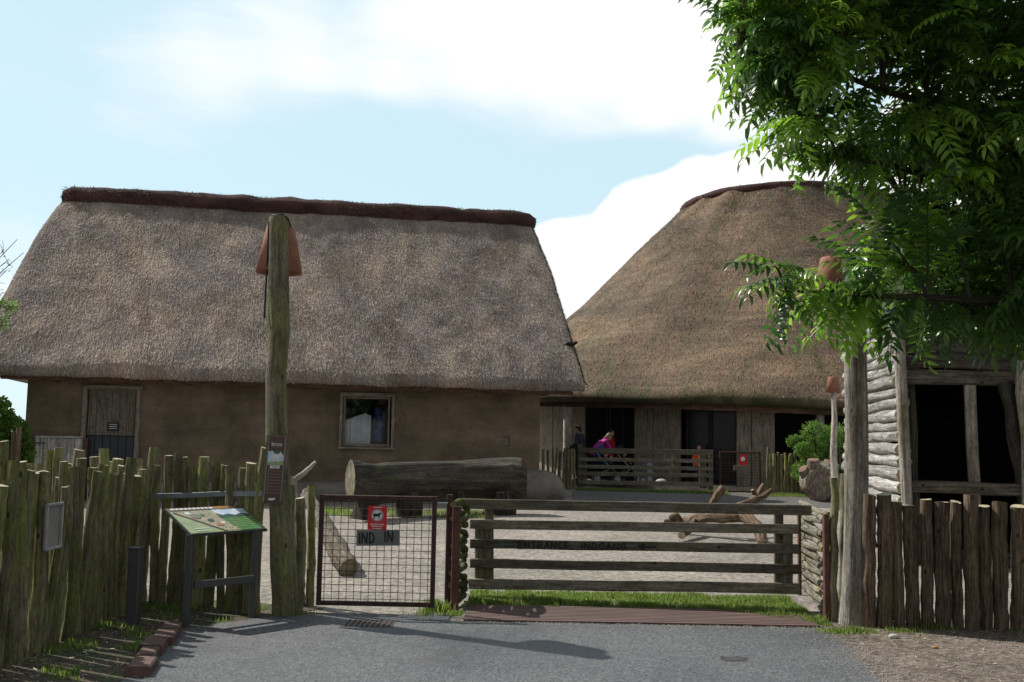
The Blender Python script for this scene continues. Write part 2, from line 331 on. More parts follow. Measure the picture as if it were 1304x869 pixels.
    def build(s, name, mats, parent=None):
        me = bpy.data.meshes.new(name); me.from_pydata(s.v, [], s.f)
        for m in (mats if isinstance(mats, (list, tuple)) else [mats]): me.materials.append(m)
        uvl = me.uv_layers.new(name='UVMap'); me.uv_layers.active = uvl
        flat = [c for f in s.uv for p in f for c in p]
        uvl.data.foreach_set('uv', flat)
        me.polygons.foreach_set('material_index', s.mi); me.polygons.foreach_set('use_smooth', s.sm); me.update()
        return link(name, me, parent)

def wmat(o):
    m = o.matrix_basis.copy()
    p = o.parent
    while p: m = p.matrix_basis @ m; p = p.parent
    return m
def link(name, me, parent=None):
    o = bpy.data.objects.new(name, me); C.objects.link(o)
    if parent is not None:
        me.transform(wmat(parent).inverted()); o.parent = parent
    return o
def tag(o, label=None, cat=None, group=None, kind=None):
    if label: o['label'] = label
    if cat: o['category'] = cat
    if group: o['group'] = group
    if kind: o['kind'] = kind
    return o
def thing(name, loc, label, cat, group=None, rz=0):
    o = bpy.data.objects.new(name, None); C.objects.link(o); o.location = loc; o.rotation_euler = (0, 0, rz); o.empty_display_size = .2
    return tag(o, label, cat, group)
def frame_of(o0, ex, ey):
    ex = V(ex).normalized(); ey = V(ey); ey = (ey - ex * ey.dot(ex)).normalized(); ez = ex.cross(ey)
    m = Matrix.Identity(4)
    for i, c in enumerate((ex, ey, ez)):
        for j in range(3): m[j][i] = c[j]
    for j in range(3): m[j][3] = o0[j]
    return m
def text(s, mtx, w, h, mat, parent, name='lettering', weight=0.0):
    cu = bpy.data.curves.new('t', 'FONT'); cu.body = s; cu.size = 1; cu.offset = weight; cu.extrude = .01; cu.resolution_u = 3
    o = bpy.data.objects.new('t', cu); C.objects.link(o); dg = bpy.context.evaluated_depsgraph_get(); dg.update()
    me = bpy.data.meshes.new_from_object(o.evaluated_get(dg)); bpy.data.objects.remove(o)
    co = np.array([v.co[:] for v in me.vertices]); lo = co.min(0); hi = co.max(0); c = (lo + hi) / 2
    S = Matrix.Diagonal((w / (hi[0] - lo[0]), h / (hi[1] - lo[1]), .1, 1)); me.transform(mtx @ S @ Matrix.Translation((-c[0], -c[1], 0)))
    me.materials.clear(); me.materials.append(mat); me.name = name
    me.uv_layers.new(name='UVMap') if not me.uv_layers else None
    return link(name, me, parent)
def remesh(mb, voxel, smooth_it=2):
    me = bpy.data.meshes.new('r'); me.from_pydata(mb.v, [], mb.f); o = bpy.data.objects.new('r', me); C.objects.link(o)
    m = o.modifiers.new('r', 'REMESH'); m.mode = 'VOXEL'; m.voxel_size = voxel; m.use_smooth_shade = True
    if smooth_it: s = o.modifiers.new('s', 'SMOOTH'); s.iterations = smooth_it; s.factor = .5
    dg = bpy.context.evaluated_depsgraph_get(); dg.update(); r = bpy.data.meshes.new_from_object(o.evaluated_get(dg))
    bpy.data.objects.remove(o); return r
def copy_tree(o, parent=None):
    c = o.copy(); C.objects.link(c); c.parent = parent
    for ch in list(o.children): copy_tree(ch, c)
    return c

# ------------------------------------------------------------------ ground
def ground():
    xs = [-900, -300, -100, -50, -30] + [x * 1.0 for x in range(-24, 31)] + [45, 100, 300, 900]
    ys = [-300, -60, -20, -5] + [y * 1.0 for y in range(0, 60)] + [70, 100, 200, 500, 1500]
    mb = MB(); vs = [(x, y, gz(x, y)) for y in ys for x in xs]; n = len(xs)
    fs = [[j * n + i, j * n + i + 1, (j + 1) * n + i + 1, (j + 1) * n + i] for j in range(len(ys) - 1) for i in range(n - 1)]
    mb.add(vs, fs); tag(mb.build('ground', M['gravel']), kind='structure')
ground()
def sheet(name, pts, z, mat, kind='structure', sub=0):
    mb = MB(); mb.flat([(p[0], p[1], z + (gz(p[0], p[1]))) for p in pts]); o = mb.build(name, mat); tag(o, kind=kind); return o
def jag(pts, amp=.03, step=.25, seed=0):
    out = []; n = len(pts)
    for i in range(n):
        a, b_ = V(pts[i]).to_2d() if len(pts[i]) > 2 else V(pts[i]), V(pts[(i + 1) % n]); L = (b_ - a).length; k = max(1, min(60, int(L / step)))
        for j in range(k):
            q = a.lerp(b_, j / k); out.append((q.x + amp * noise.noise(V((q.x * 3, q.y * 3, seed))) * 2, q.y + amp * noise.noise(V((q.x * 3, q.y * 3, seed + 9))) * 2))
    return out
gg = lambda px, py: tuple(ground_at(px, py).xy)
sheet('dirt', jag([(2.3, -4), (14, -4), (14, 9.9), (2.75, 9.9), (2.6, 9.0)], .05), .006, M['dirt'])
sheet('verge', jag([(-9, -3), (-2.3, -3), (-2.35, 7), (-2.4, 8.6), (-1.7, 9.6), (-3.4, 10.2), (-9, 10.2)], .05), .006, M['verge'])
road = [(-2.55, -4), (2.25, -4), (2.45, 6.2), (2.56, 7.4), (2.72, 8.5), (2.72, 9.02), (-.5, 9.05), (-.5, 9.35), (-1.75, 9.35), (-2.2, 9.0), (-2.62, 8.5), (-2.62, 8.3), (-2.45, 6.7)]
sheet('road', jag(road, .018), .010, M['asphalt'])
path = [gg(732, 637), gg(1015, 645), gg(1150, 650), gg(1150, 634), gg(975, 630), gg(730, 629)]
mbp = MB(); nn = 30; A0, A1, B0, B1 = V(gg(727, 641)), V(gg(1150, 649)), V((1.8, 29.2)), V((12, 28.2))
vs = []; 
for i in range(nn + 1):
    for j in range(9):
        q = A0.lerp(A1, i / nn).lerp(B0.lerp(B1, i / nn), j / 8); vs.append((q.x, q.y, gz(q.x, q.y) + .012))
mbp.add(vs, [[i * 9 + j, (i + 1) * 9 + j, (i + 1) * 9 + j + 1, i * 9 + j + 1] for i in range(nn) for j in range(8)])
tag(mbp.build('path', M['asphalt_old']), kind='structure')
# damp patches on the road
def blob(name, px, py, rx, ry, z, mat):
    c = ground_at(px, py); pts = []
    for i in range(36):
        a = i / 36 * 2 * math.pi; k = 1 + .8 * noise.noise(V((math.cos(a) * 1.8, math.sin(a) * 1.8, px * .1)))
        pts.append((c.x + rx * k * math.cos(a), c.y + ry * k * math.sin(a)))
    return sheet(name, pts, z, mat)
blob('water', 933, 841, .10, .07, .014, M['puddle'])
# drain cover set in the asphalt
c = ground_at(470, 796)
d = MB(); d.box((c.x, c.y, .012), .5, .32, .012)
dr = thing('drain_cover', (c.x, c.y, 0), 'dark iron drain grating set in the asphalt before the wire mesh gate', 'drain cover')
d = MB(); d.box((c.x, c.y, .010), .42, .30, .008); d.build('plate', M['puddle'], dr)
d = MB()
for i in range(9): d.box((c.x - .18 + i * .045, c.y, .017), .014, .28, .006)
d.build('grating', M['rust'], dr)
# ribbed cattle grid strip before the rail gate
g = thing('cattle_grid', (1.2, 9.45, 0), 'rust brown ribbed grid strip between the asphalt and the rail gate', 'cattle grid')
mb = MB(); mb.box((1.17, 9.46, .003), 3.1, .82, .012); mb.build('bed', M['verge'], g)
mb = MB()
for i in range(11): mb.box((1.17, 9.09 + i * .074, .014), 3.1, .056, .022)
mb.build('bars', M['grid'], g)

# ------------------------------------------------------------------ left long house
HA = V((1.85, 25.9, 0)); HU = V((-.970, -.243, 0)); HV = V((-.243, .970, 0)); HL = 13.9; EZ, RZ = 2.80, 8.25; RUN = 4.95
def hp(s, v, z): return HA + HU * s + HV * v + V((0, 0, z))
house = thing('thatched_longhouse', hp(7, 5, 0), 'long mud-walled house with grey thatched gable roof on the left', 'house')
def roof_profile(n=26):
    th = .42; pr = [(.62, EZ + .10)]
    pr += [(.0, EZ), (-.05, EZ + .07), (-.06, EZ + .18), (0.0, EZ + .32)]
    for i in range(1, n + 1):
        t = i / n; y = t * RUN; z = EZ + .32 + (RZ - EZ - .32) * (t + .012 * math.sin(math.pi * t))
        pr.append((y, z))
    return pr
def build_house():
    pr = roof_profile(); full = pr + [(2 * RUN - y, z) for y, z in reversed(pr[:-1])]
    ns = 90; mb = MB(); cum = [0]
    for a, b_ in zip(full, full[1:]): cum.append(cum[-1] + math.hypot(a[0] - b_[0], a[1] - b_[1]))
    vs = []
    def pos(s, k):
        y, z = full[k]; f = (z - EZ) / (RZ - EZ); e0 = .16 * max(0, f) ** 3; e1 = HL - .30 + .75 * (1 - max(0, min(1, f))) ** 1.3 - .25 * max(0, f) ** 8
        u = e0 + (e1 - e0) * s
        # rounded verge
        dr = min(s, 1 - s) * HL; rd = .10 * max(0, 1 - dr / .28) ** 2
        w = noise.noise(V((u * .5, y * .5, z * .3))) * .10 + noise.noise(V((u * 2.2, y * 2.2, z * 2))) * .035
        z2 = z - rd - .22 * max(0, f) * u / HL + (w if y > .2 or z > EZ + .25 else w * .5); 
        if z <= EZ + .2: z2 = z + noise.noise(V((u * 1.1, 3, 0))) * .05
        return hp(u, y - (0), z2), u
    K = len(full); uu = []
    for i in range(ns + 1):
        s = i / ns; s = .5 - .5 * math.cos(math.pi * s) if False else s
        # denser near ends
        s = s + .0 
        for k in range(K):
            p, u = pos(s, k); vs.append(p); uu.append(u)
    fs = []; uv = []
    for i in range(ns):
        for k in range(K - 1):
            fs.append([i * K + k, i * K + k + 1, (i + 1) * K + k + 1, (i + 1) * K + k])
            uv.append([(uu[i * K + k], cum[k]), (uu[i * K + k + 1], cum[k + 1]), (uu[(i + 1) * K + k + 1], cum[k + 1]), (uu[(i + 1) * K + k], cum[k])])
        fs.append([i * K + K - 1, i * K, (i + 1) * K, (i + 1) * K + K - 1]); uv.append([(0, 0)] * 4)
    mb.add(vs, fs, uv, 0, True)
    for i, rev in ((0, False), (ns, True)):   # verge faces under the roof ends, as a band of thatch thickness
        idx = [i * K + k for k in range(K)]; pts = [vs[j] for j in idx]
        mb.add(pts, [list(range(K)) if not rev else list(reversed(range(K)))], [[(q[2], q[1]) for q in (pts if not rev else reversed(pts))]], 0, False)
    # loose straws over the front slope
    rnd = random.Random(3)
    for _ in range(75000):
        s = rnd.random(); kk = 4 + rnd.random() * (len(pr) - 5.01); k = int(kk); fr = kk - k
        a, u = pos(s, k); b_, _u = pos(s, k + 1); p = a.lerp(b_, fr); dn = (a - b_).normalized(); nrm = HU.cross(dn).normalized()
        if nrm.z < 0: nrm = -nrm
        L = rnd.uniform(.06, .16); w = rnd.uniform(.004, .009); sd = HU * rnd.uniform(-.28, .28); dd = (dn + sd).normalized(); wd = dd.cross(nrm) * w
        p = p + nrm * .004; tip = p + dd * L + nrm * rnd.uniform(.006, .04)
        v_ = cum[k] + fr * (cum[k + 1] - cum[k]); mb.add([p - wd, p + wd, tip], [[0, 1, 2]], [[(u, v_)] * 3], 1)
    for _ in range(9000):     # bristly eave edge
        s = rnd.random(); k_ = rnd.choice([1, 2, 3]); p, u = pos(s, k_); p = p.lerp(pos(s, k_ + 1)[0], rnd.random()); dd = (-HV * .5 + V((0, 0, -.8)) + HU * rnd.uniform(-.3, .3)).normalized(); wd = HU * rnd.uniform(.005, .012); p = p + V((0, 0, .03))
        mb.add([p - wd, p + wd, p + dd * rnd.uniform(.04, .09)], [[0, 1, 2]], [[(u, 0)] * 3], 1)
    for _ in range(3500):     # bristly right verge
        kk = 3 + rnd.random() * (len(pr) - 4.01); k = int(kk); a, u = pos(0, k); b_, _u = pos(0, k + 1); p = a.lerp(b_, kk - k); dn = (a - b_).normalized()
        dd = (dn * .6 - HU * rnd.uniform(.2, .9) + V((0, 0, .15))).normalized(); wd = HV * .012; mb.add([p - wd, p + wd, p + dd * rnd.uniform(.05, .12)], [[0, 1, 2]], [[(u, 1)] * 3], 1)
    roof = mb.build('roof', [M['thatch'], M['straw']], house)
    # ridge roll
    pts = []; rad = []
    for i in range(60):
        t = i / 59; u = .02 + (HL - .50 - .02) * t; pts.append(hp(u, RUN - .02, RZ - .10 - .22 * u / HL + .03 * noise.noise(V((u * .9, 0, 3))))); rad.append((.33 + .03 * noise.noise(V((u * 1.7, 2, 0)))) * (.45 + .55 * min(1, min(t, 1 - t) * 28) ** .5))
    mb = MB(); mb.tube(pts, rad, 16, .10, fr=2)
    for _ in range(12000):
        i = rnd.randrange(59); p = pts[i].lerp(pts[i + 1], rnd.random()); an = rnd.uniform(0, math.pi * 2); o_ = (HV * math.cos(an) + V((0, 0, 1)) * math.sin(an)); q = p + o_ * rad[i] * .97
        dd = (o_ * .5 + HU * rnd.uniform(-1, 1) + V((0, 0, -.4))).normalized(); wd = dd.cross(o_).normalized() * .012; mb.add([q - wd, q + wd, q + dd * rnd.uniform(.04, .10)], [[0, 1, 2]], [[(u, an)] * 3], 0)
    mb.build('ridge_roll', M['heather'], house)
    # walls with openings: front wall plane
    W0 = .72; s0 = .95; s1 = HL - .75; n = -HV; P0 = hp(0, W0, 0)
    def sz(px, py):
        q = onplane(px, py, P0, n); return (q - P0).dot(HU), q.z
    wR, wT = sz(500, 505); wL, wB = sz(434, 569); dR, dT = sz(177, 497); dL, _ = sz(110, 497); vR, vT = sz(649.5, 556); vL, vB = sz(639.5, 568)
    top = EZ + .25; holes = [(wR, wL, wB, wT), (dR, dL, 0.0, dT), (vR, vL, vB, vT)]
    ss = sorted([s0, s1] + [h[0] for h in holes] + [h[1] for h in holes]); mb = MB()
    for a, b_ in zip(ss, ss[1:]):
        hs = [h for h in holes if h[0] <= a + 1e-6 and h[1] >= b_ - 1e-6]; spans = [(0, top)]
        if hs: spans = [(0, hs[0][2]), (hs[0][3], top)]
        for z0, z1 in spans:
            if z1 - z0 < .01: continue
            nx = max(1, int((b_ - a) / .3)); 
            q = [hp(b_, W0, z0), hp(a, W0, z0), hp(a, W0, z1), hp(b_, W0, z1)]; mb.add(q, [[0, 1, 2, 3]])
    for (a, b_, z0, z1) in holes:    # reveals
        dp = .16; P = lambda s, v, z: hp(s, W0 + v, z)
        for quad in ([P(a, 0, z0), P(a, dp, z0), P(a, dp, z1), P(a, 0, z1)], [P(b_, 0, z0), P(b_, 0, z1), P(b_, dp, z1), P(b_, dp, z0)], [P(a, 0, z0), P(b_, 0, z0), P(b_, dp, z0), P(a, dp, z0)], [P(a, 0, z1), P(a, dp, z1), P(b_, dp, z1), P(b_, 0, z1)]):
            mb.add(quad, [[0, 1, 2, 3]])
    B = 2 * RUN - W0   # gable ends and back
    for s in (s0, s1): mb.add([hp(s, W0, 0), hp(s, B, 0), hp(s, B, top), hp(s, RUN, RZ - .4), hp(s, W0, top)], [[0, 1, 2, 3, 4]])
    mb.add([hp(s0, B, 0), hp(s1, B, 0), hp(s1, B, top), hp(s0, B, top)], [[0, 1, 2, 3]])
    mb.build('wall', M['plaster'], house)
    # fascia and rafters ends under the eave
    mb = MB(); mb.beam(hp(.25, .16, EZ - .02), hp(HL - .3, .16, EZ - .02), .05, .13); mb.build('fascia', M['plank_brown'], house)
    mb = MB(); mb.add([hp(.3, .2, EZ + .05), hp(HL - .3, .2, EZ + .05), hp(HL - .3, W0 + .01, EZ + .1), hp(.3, W0 + .01, EZ + .1)], [[0, 1, 2, 3]])
    mb.build('soffit', M['plank_brown'], house)
    for i in range(9): mb = MB(); s = .9 + i * 1.45; mb.beam(hp(s, .2, EZ - .03), hp(s, W0 + .05, EZ - .03), .10, .14); mb.build('rafter', M['plank_brown'], house)
    # window
    fr = MB(); fw = .075; e = .02
    P = lambda s, z, o_=-.03: hp(s, W0 + o_, z)
    fr.beam(P(wR - e, wB), P(wR - e, wT + .04), .07, fw); fr.beam(P(wL + e, wB), P(wL + e, wT + .04), .07, fw)
    fr.beam(P(wR - .05, wT + .03, -.032), P(wL + .05, wT + .03, -.032), .07, fw + .02); fr.beam(P(wR - .08, wB - .03, -.04), P(wL + .08, wB - .03, -.04), .11, .05)
    win = fr.build('window', M['plank'], house)
    m2 = MB(); inn = .07; P2 = lambda s, z: hp(s, W0 + .06, z)
    m2.beam(P2(wR + inn, wB + .06), P2(wR + inn, wT - .05), .05, .07); m2.beam(P2(wL - inn, wB + .06), P2(wL - inn, wT - .05), .05, .07)
    m2.beam(P2(wR + .03, wT - .04), P2(wL - .03, wT - .04), .05, .07); m2.beam(P2(wR + .03, wB + .04), P2(wL - .03, wB + .04), .05, .07)
    m2.build('sash', M['plank'], win)
    g = MB(); g.add([hp(wR, W0 + .085, wB), hp(wR, W0 + .085, wT), hp(wL, W0 + .085, wT), hp(wL, W0 + .085, wB)], [[0, 1, 2, 3]]); g.build('pane', M['winglass'], win)
    # things seen through the pane: a pale curtain and blue cloth in a dark room
    q = MB(); zs0, zs1 = wB + .05, wB + (wT - wB) * .66; n_c = 26; sA, sB = wL - .10, wL - (wL - wR) * .60; vs = []
    for i in range(n_c + 1):
        t = i / n_c; s_ = sA + (sB - sA) * t
        for z, o_ in ((zs0, .02), (zs0 + (zs1 - zs0) * .5, .0), (zs1 - .25 * abs(t - .75), -.01)): vs.append(hp(s_, W0 + .22 + o_ + .03 * math.sin(i * 1.7) + .02 * math.sin(i * .6), z))
    q.add(vs, [[i * 3 + k, (i + 1) * 3 + k, (i + 1) * 3 + k + 1, i * 3 + k + 1] for i in range(n_c) for k in range(2)], None, 0, True); q.build('curtain', M['curtain'], win)
    q = MB(); sc_ = wR + (wL - wR) * .22
    for k in range(5): q.ball(hp(sc_ + .05 * math.sin(k * 2.2), W0 + .35 + .03 * k, wB + .2 + k * .17), (.11 + .03 * math.sin(k * 3), .08, .12))
    q.build('blue_cloth', M['cloth_blue'], win)
    # vent
    v = MB(); v.add([hp(vR, W0 + .08, vB), hp(vR, W0 + .08, vT), hp(vL, W0 + .08, vT), hp(vL, W0 + .08, vB)], [[0, 1, 2, 3]])
    for i in range(4): z = vB + (vT - vB) * (i + .5) / 4; v.beam(hp(vR, W0 + .05, z), hp(vL, W0 + .05, z), .01, .02)
    v.build('vent', M['paper'], house)
    # door frame, upper leaf, lower dark leaf
    f = MB(); f.beam(hp(dR - .01, W0 - .03, 0), hp(dR - .01, W0 - .03, dT + .05), .09, .10); f.beam(hp(dL + .01, W0 - .03, 0), hp(dL + .01, W0 - .03, dT + .05), .09, .10); f.beam(hp(dR - .08, W0 - .032, dT + .05), hp(dL + .08, W0 - .032, dT + .05), .09, .09)
    f.build('door_frame', M['plank'], house)
    _, dm = sz(143, 555)
    u = MB(); npl = 6
    for i in range(npl):
        a = dR + .06 + (dL - dR - .12) * i / npl; b_ = dR + .06 + (dL - dR - .12) * (i + 1) / npl; u.beam(hp((a + b_) / 2, W0 + .03, dm + .005), hp((a + b_) / 2, W0 + .03, dT), .03, (b_ - a) * .97, upv=HU)
    ud = u.build('upper_door', M['plank'], house)
    l = MB()
    for i in range(npl):
        a = dR + .06 + (dL - dR - .12) * i / npl; b_ = dR + .06 + (dL - dR - .12) * (i + 1) / npl; l.beam(hp((a + b_) / 2, W0 + .07, .02), hp((a + b_) / 2, W0 + .07, dm - .01), .03, (b_ - a) * .95, upv=HU)
    l.build('lower_door', M['navy_panel'], house)
    a, za = sz(152, 538); b_, zb = sz(136, 549); sg = MB(); sg.beam(hp((a + b_) / 2, W0 - .005, zb), hp((a + b_) / 2, W0 - .005, za), .02, abs(b_ - a), upv=HU); so = sg.build('notice_plate', M['blackgreen'], ud)
    for k in range(3):
        z = zb + (za - zb) * (.3 + .22 * k); q = MB(); q.beam(hp(a + .05, W0 - .018, z), hp(b_ - .05, W0 - .018, z), .004, .012); q.build('print_line', M['white'], so)
    # open half leaf folded back against the wall, left of the door
    a, za = sz(107, 556); b_, zb = sz(47, 556); o_ = MB(); npl = 6
    for i in range(npl):
        s = a + (b_ - a) * (i + .5) / npl; o_.beam(hp(s, W0 - .16, .05), hp(s, W0 - .16, za), .03, abs(b_ - a) / npl * .96, upv=HU)
    o_.beam(hp(a, W0 - .19, za - .02), hp(b_, W0 - .19, za - .02), .04, .04); od = o_.build('open_door_leaf', M['log'], house)
    h = MB(); h.beam(hp(b_, W0 - .20, za - .16), hp(b_ - .22, W0 - .20, za - .16), .01, .025); h.build('hinge', M['grey_steel'], od)
    h = MB(); h.beam(hp(a - .05, W0 - .12, .0), hp(a - .05, W0 - .12, za - .03), .1, .12, upv=HU); h.build('door_post', M['rust_bright'], house)
    # rounded base plinth, bulging at the right corner
    mb = MB(); pts = []; rad = []
    m = MB()
    for i in range(25):
        t = i / 24; s = 9.9 - t * 9.6
        pts.append((s,)); 
    prof = lambda hgt, dep: [(0, 0), (-dep, 0), (-dep * 1.02, hgt * .45), (-dep * .9, hgt * .72), (-dep * .62, hgt * .93), (-dep * .25, hgt), (0, hgt * 1.02)]
    vs = []; K = 7; ring = []
    ssx = [10.2, 8, 6, 4, 3, 2.2, 1.7, 1.3, 1.0, .8, .6, .45, .34, .28]
    hh = [.45, .46, .46, .48, .52, .60, .70, .76, .79, .78, .74, .66, .52, .20]
    dd = [.30, .3, .32, .35, .4, .45, .5, .52, .54, .54, .53, .50, .42, .20]
    for s, h_, d_ in zip(ssx, hh, dd):
        for y, z in prof(h_, d_): p = hp(s, W0 + y + (.15 if s < .95 else 0), z); p += V((0, 0, .02 * noise.noise(p))); vs.append(p)
    fs = [[i * K + k, i * K + k + 1, (i + 1) * K + k + 1, (i + 1) * K + k] for i in range(len(ssx) - 1) for k in range(K - 1)]
    m.add(vs, fs, None, 0, True); e_ = len(vs) - K; m.add(vs[e_:], [list(range(K))]);
    # back closing of the corner bulge
    m.add([hp(.95, W0, 0), hp(.28, W0 + .15, 0), hp(.28, W0 + .15, .2), hp(.6, W0 + .15, .74), hp(.95, W0 + .02, .79)], [[0, 1, 2, 3, 4]])
    m.build('plinth', M['plinth'], house)
    # small dark slate hook on the right verge
    return sz
def win_glass():
    m, nt, b = new_mat('clear_window_glass'); out = [n for n in nt.nodes if n.type == 'OUTPUT_MATERIAL'][0]
    tr = nt.nodes.new('ShaderNodeBsdfTransparent'); tr.inputs[0].default_value = (.82, .86, .88, 1); gl = nt.nodes.new('ShaderNodeBsdfGlossy'); gl.inputs['Roughness'].default_value = .03
    mx = nt.nodes.new('ShaderNodeMixShader'); mx.inputs[0].default_value = .05; nt.links.new(tr.outputs[0], mx.inputs[1]); nt.links.new(gl.outputs[0], mx.inputs[2]); nt.links.new(mx.outputs[0], out.inputs[0]); return m
M['winglass'] = win_glass()
M['curtain'] = plain('pale_curtain', (.62, .66, .66), .9, scale=5)
SZ = build_house()

# hook / bird on the thatch
q0 = at(731, 436, 26.9)

# ------------------------------------------------------------------ round house
RC = V((11.4, 42.0, 0)); RE, RW, RTOP = 13.0, 12.0, 4.3
rh = thing('round_thatched_hall', RC, 'round hall with a tall brown thatched cone roof behind the yard', 'hall')
def eave_z(x): return 2.80 - .032 * (x - 2.0) if x > -20 else 2.8
def build_round():
    prof = []  # (r, z offset relative): from underside inner to top
    zt = 11.25
    base = [(RE - 1.2, .12), (RE - .05, 0), (RE + .06, .10), (RE + .03, .28)]
    n = 34
    for i in range(1, n + 1):
        t = i / n; r = RE + (RTOP - RE) * t; z = .28 + (zt - 2.7 - .28) * (t - .022 * math.sin(math.pi * min(1, t * 1.1)) ** 2 + .0 * t); base.append((r, z))
    base += [(RTOP - .5, zt - 2.7 + .18), (.05, zt - 2.7 + .5)]
    cum = [0]
    for a, b_ in zip(base, base[1:]): cum.append(cum[-1] + math.hypot(a[0] - b_[0], a[1] - b_[1]))
    S = 160; K = len(base)
    def pos(a, k):
        r, dz = base[k]; f = min(1, dz / 8.5); x = RC.x + math.cos(a) * r; y = RC.y + math.sin(a) * r
        z = 2.7 + dz + (eave_z(x) - 2.7) * (1 - f) if y < RC.y + 4 else 2.7 + dz
        w = noise.noise(V((math.cos(a) * 5, math.sin(a) * 5, dz * .35))) * .16 + noise.noise(V((x * .9, y * .9, z))) * .06
        if k < 3: w *= .3
        return V((x + math.cos(a) * w, y + math.sin(a) * w, z + w * .4))
    mb = MB(); vs = [pos(2 * math.pi * i / S, k) for i in range(S) for k in range(K)]; fs = []; uv = []
    for i in range(S):
        i2 = (i + 1) % S
        for k in range(K - 1):
            fs.append([i * K + k, i2 * K + k, i2 * K + k + 1, i * K + k + 1]); u0, u1 = i / S * 75, (i + 1) / S * 75
            uv.append([(u0, cum[k]), (u1, cum[k]), (u1, cum[k + 1]), (u0, cum[k + 1])])
    mb.add(vs, fs, uv, 0, True)
    rnd = random.Random(5)
    for _ in range(42000):
        a = math.pi * rnd.uniform(.95, 1.75); kk = 3 + 34.9 * (1 - math.sqrt(rnd.random() * .93 + .07)) * 1.35 if False else 3 + rnd.random() * 33.9; k = int(kk); p0 = pos(a, k); p1 = pos(a, k + 1); p = p0.lerp(p1, kk - k)
        dn = (p0 - p1).normalized(); tg = V((-math.sin(a), math.cos(a), 0)); nr = dn.cross(tg).normalized(); nr = nr if nr.z > 0 else -nr
        dd = (dn + tg * rnd.uniform(-.5, .5)).normalized(); L = rnd.uniform(.06, .15); w = rnd.uniform(.006, .014); wd = dd.cross(nr) * w; p = p + nr * .004
        mb.add([p - wd, p + wd, p + dd * L + nr * rnd.uniform(.01, .06)], [[0, 1, 2]], [[(a / (2 * math.pi) * 75, cum[k])] * 3], 1)
    mb.build('roof', [M['thatch2'], M['straw2']], rh)
    # dark cap ring
    pts = []; rad = []
    for i in range(65):
        a = 2 * math.pi * i / 64; k = K - 3; p = pos(a, k); pts.append(p + V((0, 0, .04 + .03 * noise.noise(p * .5)))); rad.append(.16 + .02 * noise.noise(p * 2))
    for _ in range(6): pts = [(pts[i - 1 if i else -2] + pts[i] * 2 + pts[(i + 1) % 64]) / 4 for i in range(64)]; pts.append(pts[0].copy())
    mb = MB(); mb.tube(pts, rad, 12, .06, cap=False)
    for _ in range(9000):
        i = rnd.randrange(64); p = pts[i].lerp(pts[i + 1], rnd.random()); o_ = V([rnd.gauss(0, 1) for _ in range(3)]).normalized(); q = p + o_ * .155; dd = (o_ * .5 + V((rnd.uniform(-1, 1), rnd.uniform(-1, 1), -.3))).normalized(); wd = dd.cross(o_).normalized() * .014; mb.add([q - wd, q + wd, q + dd * rnd.uniform(.05, .13)], [[0, 1, 2]])
    mb.build('ridge_roll', M['heather'], rh)
    # fascia beam under eave, straight lengths
    n = 26; mbs = []
    for i in range(n):
        a0 = math.pi * (1 + i / n); a1 = math.pi * (1 + (i + 1) / n); r = RE - .18
        p0 = RC + V((math.cos(a0), math.sin(a0), 0)) * r; p1 = RC + V((math.cos(a1), math.sin(a1), 0)) * r
        if p0.x > 16: continue
        mb = MB(); mb.beam(p0 + V((0, 0, eave_z(p0.x) - .06)), p1 + V((0, 0, eave_z(p1.x) - .06)), .06, .19); mb.build('fascia', M['plank_brown'], rh)
build_round()
def rw(px, r=RW):
    d = ray(px, 580); d = V((d.x, d.y, 0)); d.normalize(); o_ = V((0, 0, 0)) - RC; b_ = o_.dot(d); c = o_.dot(o_) - r * r; t = -b_ - math.sqrt(b_ * b_ - c); return d * t
DK = .30
mb = MB()     # deck
S = 60; pts = [RC + V((math.cos(math.pi * (1 + i / S)), math.sin(math.pi * (1 + i / S)), 0)) * 13.15 for i in range(S + 1)]
for a, b_ in zip(pts, pts[1:]):
    mb.add([V((a.x, a.y, 0)), V((b_.x, b_.y, 0)), V((b_.x, b_.y, DK)), V((a.x, a.y, DK))], [[0, 1, 2, 3]])
    mb.add([V((a.x, a.y, DK)), V((b_.x, b_.y, DK)), V((RC.x, RC.y, DK))], [[0, 1, 2]])
mb.build('deck', M['stonewood'], rh)
# interior closure wall
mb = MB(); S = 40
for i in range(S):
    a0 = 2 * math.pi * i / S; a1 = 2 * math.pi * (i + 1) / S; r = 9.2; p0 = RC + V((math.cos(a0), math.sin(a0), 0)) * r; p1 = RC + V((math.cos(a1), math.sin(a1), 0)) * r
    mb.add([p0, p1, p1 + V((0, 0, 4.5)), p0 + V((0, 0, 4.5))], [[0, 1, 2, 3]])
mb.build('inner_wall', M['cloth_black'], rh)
mb = MB()     # side and rear outer wall
for i in range(48):
    a0 = math.pi * (-.28 + 1.36 * i / 48); a1 = math.pi * (-.28 + 1.36 * (i + 1) / 48); p0 = RC + V((math.cos(a0), math.sin(a0), 0)) * RW; p1 = RC + V((math.cos(a1), math.sin(a1), 0)) * RW
    mb.add([p0, p1, p1 + V((0, 0, 3)), p0 + V((0, 0, 3))], [[0, 1, 2, 3]])
mb.build('outer_wall', M['plank'], rh)
def panel(pxa, pxb, n=3, mat='plank', r=RW, z0=DK, name='plank_panel'):
    a = rw(pxa, r); b_ = rw(pxb, r); mb = MB(); L = (b_ - a).length
    for i in range(n):
        p = a.lerp(b_, (i + .5) / n); off = V((0, random.uniform(-.02, .02), 0)); zt = eave_z(p.x) + .05
        mb.beam(V((p.x, p.y, z0)) + off, V((p.x, p.y, zt)) + off, .06, L / n * .97, upv=(b_ - a).normalized(), wob=.0)
    return mb.build(name, M[mat], rh)
